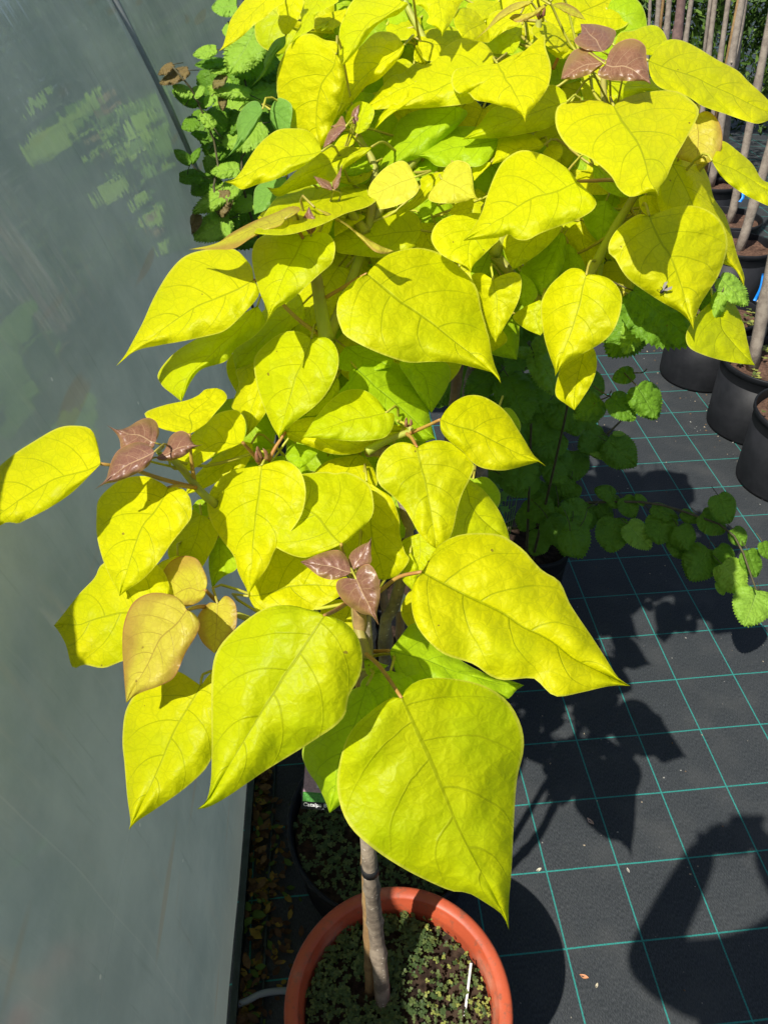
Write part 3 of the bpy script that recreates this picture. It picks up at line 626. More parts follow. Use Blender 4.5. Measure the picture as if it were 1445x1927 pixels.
(3,'pale',.0,'R3',(650,375),[(630,320),(590,270),(540,265),(450,310),(380,380),(342,440)],(331,499),[(682,440),(650,500),(570,550),(480,582),(405,588),(385,535)]),
(3,'pale',.3,'R3',(835,388),[(860,310),(910,268),(960,260),(1022,290),(1042,370),(1052,450),(1065,500)],(1096,537),[(780,440),(742,515),(790,546),(900,551),(1000,536),(1050,520)]),
(3,'gold',1.2,'R3',(850,335),[(760,350),(690,385),(690,440),(640,520),(535,592)],(527,676),[(868,380),(800,465),(720,535),(640,592),(558,625)]),
(3,'gold',2.2,'R3',(695,735),[(680,650),(620,605),(540,590),(400,640),(250,690),(150,730)],(98,800),[(690,765),(640,850),(500,900),(400,920),(250,905),(120,880)]),
(3,'lime',2.8,'R3',(805,565),[(760,520),(700,570)],(655,658),[(770,620),(700,652)]),
(3,'gold',3.0,'R3',(690,685),[(800,690),(860,780),(880,880)],(800,950),[(645,760),(660,880)]),
(4,'gold',1.8,'R3',(880,620),[(930,555),(1000,528),(1052,535)],(1045,592),[(950,645),(1012,622)]),
(4,'gold',2.4,'R3',(1170,272),[(1100,272),(1040,305)],(1054,400),[(1150,305),(1100,352)]),
(4,'gold',1.8,'R2',(1170,985),[(1100,920),(1000,905),(870,930),(840,1040)],(812,1118),[(1130,1020),(1000,1045),(900,1092)]),
(4,'gold',2.6,'R2',(1190,1000),[(1160,1040),(1185,1085)],(1250,1102),[(1225,985),(1285,990),(1292,1050)]),
(3,'gold',.9,'R1',(842,370),[(850,290),(760,270),(680,230),(600,240),(530,290),(460,420),(435,530),(440,640),(480,780),(530,880),(620,930),(700,985)],(735,1022),[(885,440),(905,560),(875,700),(835,800),(795,900),(760,970)]),
(3,'gold',1.7,'R1',(1302,305),[(1250,240),(1190,215),(1100,225),(1020,300),(930,390),(860,480),(830,620)],(800,838),[(1290,360),(1222,450),(1130,540),(1040,590),(990,650),(920,730),(860,795)]),
(3,'gold',-.2,'R1',(1290,5),[(1200,-20),(1000,-20),(940,20),(900,100),(865,190),(858,300),(860,400)],(850,472),[(1330,30),(1260,100),(1180,130),(1100,190),(1030,280),(960,370),(892,440)]),
(3,'gold',.6,'R1',(420,-60),[(300,-60),(220,0),(165,70),(120,140),(95,230),(72,310)],(40,352),[(500,-30),(480,20),(420,60),(370,110),(290,165),(200,250),(110,312)]),
(3,'gold',1.6,'R1',(560,-40),[(460,-10),(440,40),(455,90),(445,150),(460,200),(480,230)],(505,236),[(620,0),(600,90),(570,160),(530,217)]),
(3,'gold',1.3,'R1',(740,-40),[(640,0),(598,80),(602,150),(560,240)],(522,302),[(860,0),(770,60),(700,110),(685,190),(600,245)]),
(3,'gold',2.4,'R1',(690,205),[(730,165),(770,150)],(806,128),[(790,175),(735,212)]),
(3,'gold',2.8,'R1',(920,60),[(820,80),(700,125)],(690,192),[(885,150),(800,205)]),
(4,'gold',.7,'R2',(450,-60),[(300,-40),(275,20),(340,50),(385,110),(368,150),(430,185),(468,215)],(474,254),[(620,-20),(600,30),(560,110),(520,180),(490,218)]),
(4,'gold',1.4,'R2',(768,150),[(700,75),(640,52),(580,65),(555,110),(560,170),(590,220)],(612,256),[(790,220),(797,287),(700,278)]),
(4,'gold',1.8,'R2',(1010,90),[(900,65),(830,80),(765,140),(790,230)],(798,287),[(992,160),(900,212),(840,255)]),
(4,'gold',2.6,'R2',(1020,165),[(900,215),(780,290),(820,360)],(960,366),[(1015,240),(995,310)]),
(4,'bronze',-.8,'R2',(1085,5),[(1000,12),(930,40),(850,100),(780,190)],(700,270),[(1060,38),(960,80),(850,150),(770,215)]),
(4,'bronze',-.8,'R2',(1212,8),[(1120,72),(1060,95),(970,95)],(930,125),[(1165,62),(1090,118),(990,152)]),
(4,'bronze',-.8,'R2',(1212,30),[(1300,18),(1390,60)],(1450,135),[(1260,55),(1330,95),(1400,122)]),
(4,'gold',4.2,'F',(1061,64),[(1027,38),(990,45),(970,20),(990,-15),(1040,-30),(1120,-30)],(1185,-25),[(1083,63),(1110,60),(1157,57),(1181,45),(1190,20),(1189,0)],{'capa':.3,'capb':.3}),
(4,'gold',2.6,'R2',(1310,232),[(1180,140),(1080,200),(1150,285)],(1262,362),[(1390,235),(1392,310),(1335,345)]),
(4,'gold',2.0,'R2',(1372,328),[(1290,338),(1230,340)],(1183,334),[(1320,398),(1250,388)]),
(4,'gold',2.6,'R2',(318,270),[(340,220),(420,190),(540,180),(620,240)],(610,350),[(315,320),(365,412),(470,400)]),
(3,'gold',3.4,'R2',(300,300),[(285,360),(290,410)],(360,440),[(340,320),(390,380)]),
(3,'gold',3.4,'R2',(330,120),[(200,110),(100,150)],(100,235),[(325,230),(200,275)]),
(4,'gold',2.8,'R2',(860,10),[(700,0),(640,50)],(755,137),[(875,60),(825,105)]),
# --- green leaves hanging at the left back
(3,'green',2.4,'R1',(498,242),[(430,270),(385,330),(350,420),(345,475)],(262,592),[(492,310),(430,370),(380,460),(335,525)]),
(3,'green',2.4,'R1',(342,740),[(310,690),(250,695),(190,760),(165,840),(170,930),(138,1015)],(82,1083),[(330,790),(290,870),(240,940),(170,1015)]),
(3,'green',2.6,'R1',(393,745),[(420,690),(465,665),(540,720)],(530,870),[(395,820),(430,885),(485,888)]),
(3,'green',2.8,'R1',(500,1200),[(380,1225),(298,1270),(280,1350)],(284,1460),[(500,1280),(430,1345),(370,1420)]),
# --- upper left of the crown
(3,'gold',.1,'R1',(742,1030),[(712,950),(640,885),(550,873),(450,880),(370,930),(300,1000),(240,1090),(190,1170),(140,1220)],(82,1236),[(680,1085),(600,1140),(500,1190),(400,1230),(300,1256),(205,1288),(150,1262)]),
(3,'gold',.7,'R1',(1082,998),[(1000,1022),(930,997),(830,997),(740,1020),(650,1090),(560,1170),(470,1260),(420,1302)],(368,1272),[(1050,1042),(950,1112),(880,1160),(830,1230),(700,1252),(540,1300),(442,1338)]),
(3,'gold',.2,'F',(628,360),[(594,347),(566,350),(538,357),(519,373),(505,392),(488,420)],(478,440),[(641,353),(671,346),(690,349),(694,365),(708,376),(690,390),(650,402),(600,425),(540,442)]),
(3,'purple',-.6,'R1',(818,1292),[(800,1242),(750,1215)],(686,1196),[(780,1292),(730,1262)]),
(3,'purple',-.6,'R1',(826,1292),[(812,1245),(840,1200)],(882,1118),[(852,1272),(872,1205)]),
(3,'purple',-.4,'R1',(905,862),[(865,848),(800,885),(768,950)],(750,1010),[(888,895),(825,965)]),
(3,'purple',-.2,'R1',(908,850),[(880,788),(840,840)],(800,860),[(900,880),(850,875)]),
(3,'purple',-.4,'R1',(965,852),[(943,800),(958,745)],(1000,710),[(997,790),(985,832)]),
(3,'gold',1.4,'R1',(985,912),[(905,820),(935,730),(995,690)],(1055,698),[(1050,880),(1092,800),(1097,745)]),
(3,'gold',1.8,'R1',(975,930),[(905,905),(830,985)],(870,1010),[(960,975),(910,1005)]),
(3,'lime',2.6,'R1',(1110,1100),[(1000,1092),(930,1150)],(905,1195),[(1090,1150),(1000,1195)]),
(3,'gold',2.4,'R1',(1092,1150),[(1040,1145),(990,1190),(880,1200)],(865,1240),[(1060,1215),(960,1258)]),
(3,'gold',1.4,'R5',(900,205),[(700,190),(450,165)],(380,215),[(850,335),(700,330),(450,330)]),
(3,'gold',2.6,'R5',(1000,180),[(1110,205),(1040,260)],(900,345),[(930,190),(900,260)]),
(2,'lime',2.6,'S1',(830,190),[(1000,175),(1150,265)],(1140,330),[(788,260),(800,345),(950,360)]),
(2,'gold',2.4,'S1',(775,400),[(710,500),(560,640)],(540,665),[(792,440),(775,520),(650,645)]),
(2,'lime',2.6,'S2',(490,270),[(700,290),(752,360),(720,480)],(620,640),[(400,300),(470,420),(560,560)]),
(2,'lime',2.4,'S1',(490,845),[(440,880),(430,950)],(520,1020),[(600,870),(648,900),(590,972)]),
# --- right side
(4,'gold',2.2,'R4',(1140,770),[(1210,768),(1262,800),(1305,890),(1330,1000),(1352,1092)],(1372,1132),[(1060,850),(995,950),(1008,1030),(1100,1078),(1230,1112)]),
(4,'gold',1.6,'R4',(440,1000),[(490,1045),(504,1130),(480,1220),(430,1305)],(380,1378),[(330,1100),(288,1200),(278,1295),(335,1345)]),
(4,'gold',2.0,'R4',(205,765),[(100,815),(42,868),(110,930)],(195,968),[(232,850),(225,920)]),
(4,'lime',2.4,'R4',(82,612),[(150,670),(178,740),(145,790)],(108,818),[(66,700),(82,780)]),
(4,'lime',2.4,'R4',(555,225),[(480,240),(428,310),(455,390)],(530,476),[(645,325),(612,400),(565,455)]),
(4,'gold',3.4,'R4',(420,335),[(350,380),(330,460)],(450,625),[(485,420),(528,490),(490,575)]),
(4,'gold',.5,'R4',(772,195),[(733,215),(748,280)],(786,314),[(828,210),(845,285)]),
(4,'lime',1.6,'R4',(482,25),[(540,60),(630,150)],(690,206),[(490,105),(560,175),(640,208)]),
(4,'gold',3.4,'R4',(580,40),[(430,60),(380,120)],(420,190),[(640,120),(560,190)]),
(4,'lime',2.4,'R4',(655,755),[(638,830),(645,876)],(715,880),[(695,768),(722,815)]),
]

PLANT = {}
SOILZ = 0.262
POTC = {1: Vector((.021, .398, 0)), 2: Vector((.0, .742, 0)), 3: Vector((-.03, 1.03, 0)), 4: Vector((.13, 1.20, 0))}
PL = {1: 'golden leaved catalpa in the terracotta pot at the front',
      2: 'golden leaved catalpa in the black pot with the picture tag behind the terracotta pot',
      3: 'golden leaved catalpa third along the tunnel whose crown fills the top middle',
      4: 'golden leaved catalpa farthest from the tunnel whose crown spreads to the saplings'}
for k in POTC:
    PLANT[k] = empty('golden_catalpa', POTC[k] + Vector((0, 0, SOILZ)), PL[k], 'catalpa', 'golden catalpas in a row along the tunnel')
def P_(x, y, k): return at_d(x, y, dsurf(y) + k * .034)
# main trunk, then shoots: (list of pixels, layer, radius bottom, radius top)
TRUNK = {
 1: [on_z(722, 1897, .272), on_z(720, 1880, .30), on_z(716, 1830, .37), on_z(707, 1750, .48), on_y(697, 1640, .405), on_y(691, 1560, .41), on_y(689, 1400, .44), on_y(690, 1260, .48), on_y(686, 1175, .50), on_y(682, 1110, .51)],
 2: [POTC[2] + Vector((.02, .0, .145)), on_y(724, 1222, .66), on_y(745, 1130, .66), on_y(768, 1010, .67), on_y(748, 900, .69), on_y(735, 850, .70), on_y(690, 850, .69)],
 3: [POTC[3] + Vector((.0, 0, SOILZ - .02)), POTC[3] + Vector((.0, -.03, .7)), on_y(628, 700, .92), on_y(616, 636, .90)],
 4: [POTC[4] + Vector((.02, 0, SOILZ - .02)), POTC[4] + Vector((.06, -.02, .65)), on_y(880, 760, 1.12), on_y(905, 640, 1.08), on_y(930, 480, 1.05), on_y(890, 260, 1.10), on_y(870, 215, 1.12)],
}
SHOOTS = {
 1: [([(690, 1240), (672, 1170), (668, 1120), (667, 1082)], 1.2, .006, .0035), ([(690, 1240), (640, 1250), (560, 1210), (480, 1170), (430, 1150), (412, 1140)], 3.0, .006, .003)],
 2: [([(735, 880, 4.5), (600, 960, 4.5), (450, 965, 3.5), (391, 937), (371, 917), (345, 885), (322, 862), (300, 855)], 1.4, .008, .0035),
     ([(690, 870, 4.5), (620, 900, 4), (540, 910, 3), (495, 880), (495, 866)], 2.0, .006, .003),
     ([(690, 850), (725, 830), (765, 815), (775, 812), (767, 800)], 1.2, .005, .003)],
 3: [([(616, 640), (612, 628), (604, 580), (596, 530), (590, 500), (580, 450, -1.2)], .6, .0085, .005),
     ([(616, 640), (650, 560), (690, 440), (705, 330), (700, 300), (673, 258), (668, 245)], 2.6, .007, .004),
     ([(690, 440), (740, 350), (850, 200), (800, 80), (760, 0), (750, -40)], 3.0, .006, .004),
     ([(690, 440), (660, 400), (640, 370), (628, 352)], 2.4, .006, .004)],
 4: [([(930, 480, 4.5), (1005, 560, 4.5), (1075, 575, 3.5), (1109, 517), (1133, 470), (1159, 423), (1190, 372), (1200, 330), (1140, 200), (1135, 130)], 2.0, .0068, .0035),
     ([(930, 480), (985, 330), (1000, 200), (1010, 90), (1013, 40)], 2.4, .007, .004),
     ([(1159, 423), (1250, 380), (1330, 300)], 2.6, .005, .004),
     ([(930, 480), (950, 420), (960, 350)], 2.6, .006, .004)],
}
NODES = {k: [] for k in POTC}
def dense(pts, n): return [Vector(p) for p in catmull(pts, n)]
for k, pts in TRUNK.items():
    c = dense(pts, 40); mb = MB()
    rb = {1: .0118, 2: .0115, 3: .013, 4: .014}[k]
    rr = [rb * (1 - .45 * i / 40) * (1 + .10 * noise.noise((i * .9, k, 0))) for i in range(41)]
    for q in (7, 12, 19, 27): rr[q] *= 1.22
    mb.tube(c, rr, 12); o = mb.build('trunk', M['bark'], PLANT[k])
    if k == 1:
        tp = MB(); i = 20
        for j in range(41):
            if 14 <= j and (c[j] - on_y(694, 1640, .415)).length < .012: i = j
        tp.tube([c[i], c[i + 1].lerp(c[i], .2)], [rr[i] + .0022, rr[i] + .0022], 14)
        ci = min(c, key=lambda p: abs(p.z - on_y(697, 1640, .405).z))
        tp = MB(); tp.tube([ci - Vector((0, 0, .006)), ci + Vector((-.0005, 0, .008))], [.0103, .0103], 16); tp.build('tie_band', simple('black tie', (.012, .012, .013), .5), PLANT[k])
    for p in c[20:]: NODES[k].append(p)
for k, L in SHOOTS.items():
    for px, lay, r0, r1 in L:
        pts = [P_(p[0], p[1], p[2] if len(p) > 2 else lay) for p in px]
        c = dense(pts, 24); mb = MB(); mb.tube(c, [r0 + (r1 - r0) * i / 24 for i in range(25)], 8); mb.build('branch', M['shoot'], PLANT[k])
        NODES[k].extend(c[4:])
# canes
def cane(plant, p0, p1, r, n=9):
    mb = MB(); pts = []; rr = []
    for i in range(n * 4 + 1):
        t = i / (n * 4); pts.append(Vector(p0).lerp(Vector(p1), t)); rr.append(r * (1.14 if i % 4 == 0 else 1.0) * (1 - .15 * t))
    mb.tube(pts, rr, 10); return mb.build('cane', M['cane'], plant)
cane(PLANT[1], on_z(697, 1870, .275), on_y(676, 1120, .50), .0078)
q = cane(PLANT[2], POTC[2] + Vector((.04, .02, .145)), on_y(752, 1128, .72), .0075)
mb = MB(); pc = on_y(752, 1128, .72); mb.lathe([(.0, .010), (.006, .008), (.0105, .002), (.0105, -.010), (.0095, -.014)], pc, 14)
mb.build('cane_cap', simple('white cane cap', (.6, .57, .52), .5), PLANT[2])
cane(PLANT[4], POTC[4] + Vector((-.03, .03, SOILZ - .02)), on_y(868, 650, 1.22), .0105)
cane(PLANT[3], POTC[3] + Vector((.05, .02, SOILZ - .02)), on_y(640, 470, 1.08), .0085)

rng = random.Random(11)
PETI = {(757, 1314): [(715, 1255), (683, 1226)], (734, 1225): [(700, 1226), (682, 1225)], (794, 1076): [(750, 1086), (715, 1112), (690, 1130)], (610, 1159): [(634, 1147), (662, 1128)],
        (317, 918): [(335, 914), (360, 917), (371, 918)], (190, 873): [(240, 880), (300, 900), (360, 916)], (357, 816): [(360, 860), (366, 905)], (457, 832): [(475, 853), (490, 873)],
        (538, 813): [(520, 840), (505, 868)], (828, 790): [(800, 803), (770, 816)], (785, 842): [(775, 825), (765, 816)], (690, 515): [(660, 532), (610, 562)],
        (478, 527): [(500, 540), (560, 600), (602, 630)], (1087, 341): [(1120, 340), (1154, 339), (1192, 350)], (387, 1110): [(398, 1122), (410, 1133)], (352, 1148): [(375, 1142), (405, 1142)],
        (642, 1024): [(645, 1040), (660, 1075)], (571, 450): [(562, 430), (575, 425)], (1061, 64): [(1055, 95), (1040, 130)]}
for (k, kind, lay, crop, B, s1, T, s2, *opt) in LV:
    b = cv(B, crop); t = cv(T, crop); S1_ = [cv(p, crop) for p in s1]; S2_ = [cv(p, crop) for p in s2]
    cy = (b.y + t.y) / 2
    small = kind == 'purple'
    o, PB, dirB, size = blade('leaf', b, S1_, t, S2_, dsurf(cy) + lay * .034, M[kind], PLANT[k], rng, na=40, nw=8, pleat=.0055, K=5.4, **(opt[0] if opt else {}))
    if kind == 'purple': o['label'] = 'small purple brown young leaf'
    elif kind == 'bronze': o['label'] = 'bronze tinted young leaf'
    elif kind == 'green': o['label'] = 'plain green leaf'
    key = (round(b.x), round(b.y)); path = None
    for kk in PETI:
        if abs(kk[0] - b.x) < 2.2 and abs(kk[1] - b.y) < 2.2: path = PETI[kk]
    if path:
        d0 = (PB - EYE).length; pts = [PB]
        endp = min(NODES[k], key=lambda p: (p - at_d(path[-1][0], path[-1][1], d0 + .03)).length)
        d1 = (endp - EYE).length
        for i, (x, y) in enumerate(path): pts.append(at_d(x, y, d0 + (d1 - d0) * (i + 1) / len(path)))
        r0, mt = .0019 if not small else .0013, M['petiole_red']
    else:
        tgt = min(NODES[k], key=lambda p: abs((p - PB).length - .11) + .35 * max(0, (p.z - PB.z)) + (0 if (p - PB).dot(dirB) > 0 else .04))
        if small: tgt = min(NODES[k], key=lambda p: (p - PB).length)
        L = (tgt - PB).length
        away = ray((b.x + t.x) / 2, (b.y + t.y) / 2).normalized()
        if L > .22: tgt = PB + (tgt - PB) * (.22 / L); L = .22
        m1 = PB + dirB * L * .16 + away * L * .30; m2 = tgt + (PB - tgt) * .4 + away * L * .36 + Vector((0, 0, -.05 * L))
        pts = [PB, m1, m2, tgt]; r0, mt = (.0015 if not small else .0011), M['petiole']
    mb = MB(); c = dense(pts, 12); mb.tube(c, [r0 * (.85 + .45 * i / 12) for i in range(13)], 6)
    pe = mb.build('petiole', mt, o)
# small buds at the shoot tips
def bud(k, x, y, lay, L, ang):
    mb = MB(); p = P_(x, y, lay); up = Vector((math.sin(ang) * .6, -.1, 1)).normalized()
    for a in (0, 2.1, 4.2):
        dv = Vector((math.cos(a), math.sin(a), 0)) * .22; tip = p + (up + dv) * L
        mb.tube([p, p + (up * .35 + dv * 1.6) * L, p + (up * .75 + dv * 1.4) * L, tip], [L * .08, L * .17, L * .11, L * .01], 6)
    o = mb.build('bud', M['purple_bud'], PLANT[k]); 
M['purple_bud'] = simple('bud', (.30, .17, .07), .5, .4, col2=(.24, .09, .06), scale=90)
bud(2, 495, 868, .6, .018, -.2); bud(2, 767, 803, .6, .011, 0); bud(1, 667, 1083, .2, .012, 0); bud(4, 1013, 36, 1.2, .014, .2)
# filler foliage deeper in the crowns, seen only through gaps
fr = random.Random(5)
FILL = [(1, 560, 1230), (1, 640, 1190), (2, 560, 950), (2, 690, 920), (2, 610, 760), (2, 700, 690), (3, 560, 640), (3, 480, 720), (3, 700, 480), (3, 640, 320), (3, 760, 300), (3, 830, 220), (3, 700, 90), (3, 640, 110),
        (4, 880, 90), (4, 960, 150), (4, 1040, 120), (4, 930, 330), (4, 1010, 430), (4, 1080, 440), (4, 960, 560), (4, 1150, 320), (4, 1230, 330), (4, 890, 560), (4, 1180, 60), (4, 860, 600), (3, 780, 420), (2, 800, 700), (4, 1040, 250), (4, 1140, 560), (3, 560, 60), (4, 1250, 220)]
CROWN = [(450, 0), (1185, 0), (1225, 120), (1290, 330), (1290, 500), (1160, 640), (1010, 660), (930, 700), (830, 770), (770, 1060), (640, 1110), (480, 1100), (390, 960), (420, 800), (500, 640), (480, 480), (600, 290), (520, 150)]
def inside(x, y):
    c = False; j = len(CROWN) - 1
    for i in range(len(CROWN)):
        (xi, yi), (xj, yj) = CROWN[i], CROWN[j]
        if (yi > y) != (yj > y) and x < (xj - xi) * (y - yi) / (yj - yi) + xi: c = not c
        j = i
    return c
for gy in range(30, 1100, 74):
    for gx in range(430, 1300, 82):
        x, y = gx + fr.uniform(-22, 22) + (41 if (gy // 74) % 2 else 0), gy + fr.uniform(-22, 22)
        if inside(x - 55, y) and inside(x + 55, y) and inside(x, y - 50 if y > 60 else y) and inside(x, y + 60):
            FILL.append(((4 if x > 840 else 3) if y < 560 else (3 if y < 640 and x < 800 else 2) if y < 980 else 1, x, y))
FILL += [(1, 880, 1120), (1, 900, 1190), (1, 850, 1070), (2, 880, 960), (2, 840, 980), (1, 970, 1210), (1, 830, 1400), (1, 870, 1500), (1, 780, 1420), (2, 920, 820), (1, 830, 1170), (3, 640, 230), (3, 720, 240), (3, 800, 330), (3, 860, 300), (3, 740, 380), (3, 690, 420), (4, 900, 420), (4, 1000, 330), (4, 1090, 300), (4, 1060, 200), (4, 930, 480), (4, 1120, 420), (4, 1090, 480), (4, 1000, 490), (3, 560, 480), (3, 540, 560),
         (2, 640, 640), (2, 760, 600), (2, 860, 560), (2, 830, 480), (2, 440, 830), (2, 480, 930), (2, 420, 1010), (1, 700, 960), (1, 620, 1060), (1, 730, 1040), (1, 520, 1080), (1, 600, 1300), (1, 690, 1380), (3, 590, 20), (3, 690, 30), (4, 800, 60), (4, 1100, 40), (4, 1160, 120), (4, 1200, 470)]
NL = {k: sum(1 for q in LV if q[0] == k) for k in POTC}
for k, x, y in FILL:
    if NL[k] >= 100: continue
    NL[k] += 1
    an = fr.uniform(-.9, .9); L = fr.uniform(105, 150) * .95; w = L * .46
    d = Vector((math.sin(an), math.cos(an))); e = Vector((-d.y, d.x)); b = Vector((x, y)) - d * L * .5; t = b + d * L
    s1 = [b - e * w * .45 - d * L * .07, b - e * w + d * L * .14, b - e * w * .98 + d * L * .42, b - e * w * .5 + d * L * .75]
    s2 = [b + e * w * .45 - d * L * .07, b + e * w + d * L * .14, b + e * w * .98 + d * L * .42, b + e * w * .5 + d * L * .75]
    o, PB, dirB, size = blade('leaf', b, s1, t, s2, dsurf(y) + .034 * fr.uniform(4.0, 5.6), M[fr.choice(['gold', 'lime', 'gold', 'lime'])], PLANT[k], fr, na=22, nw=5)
    tgt = min(NODES[k], key=lambda p: abs((p - PB).length - .1)); mb = MB(); mb.tube(dense([PB, PB + dirB * .015 + ray(x, y).normalized() * .02, PB + dirB * .02 + ray(x, y).normalized() * .06], 8), .0015, 6); mb.build('petiole', M['petiole'], o)

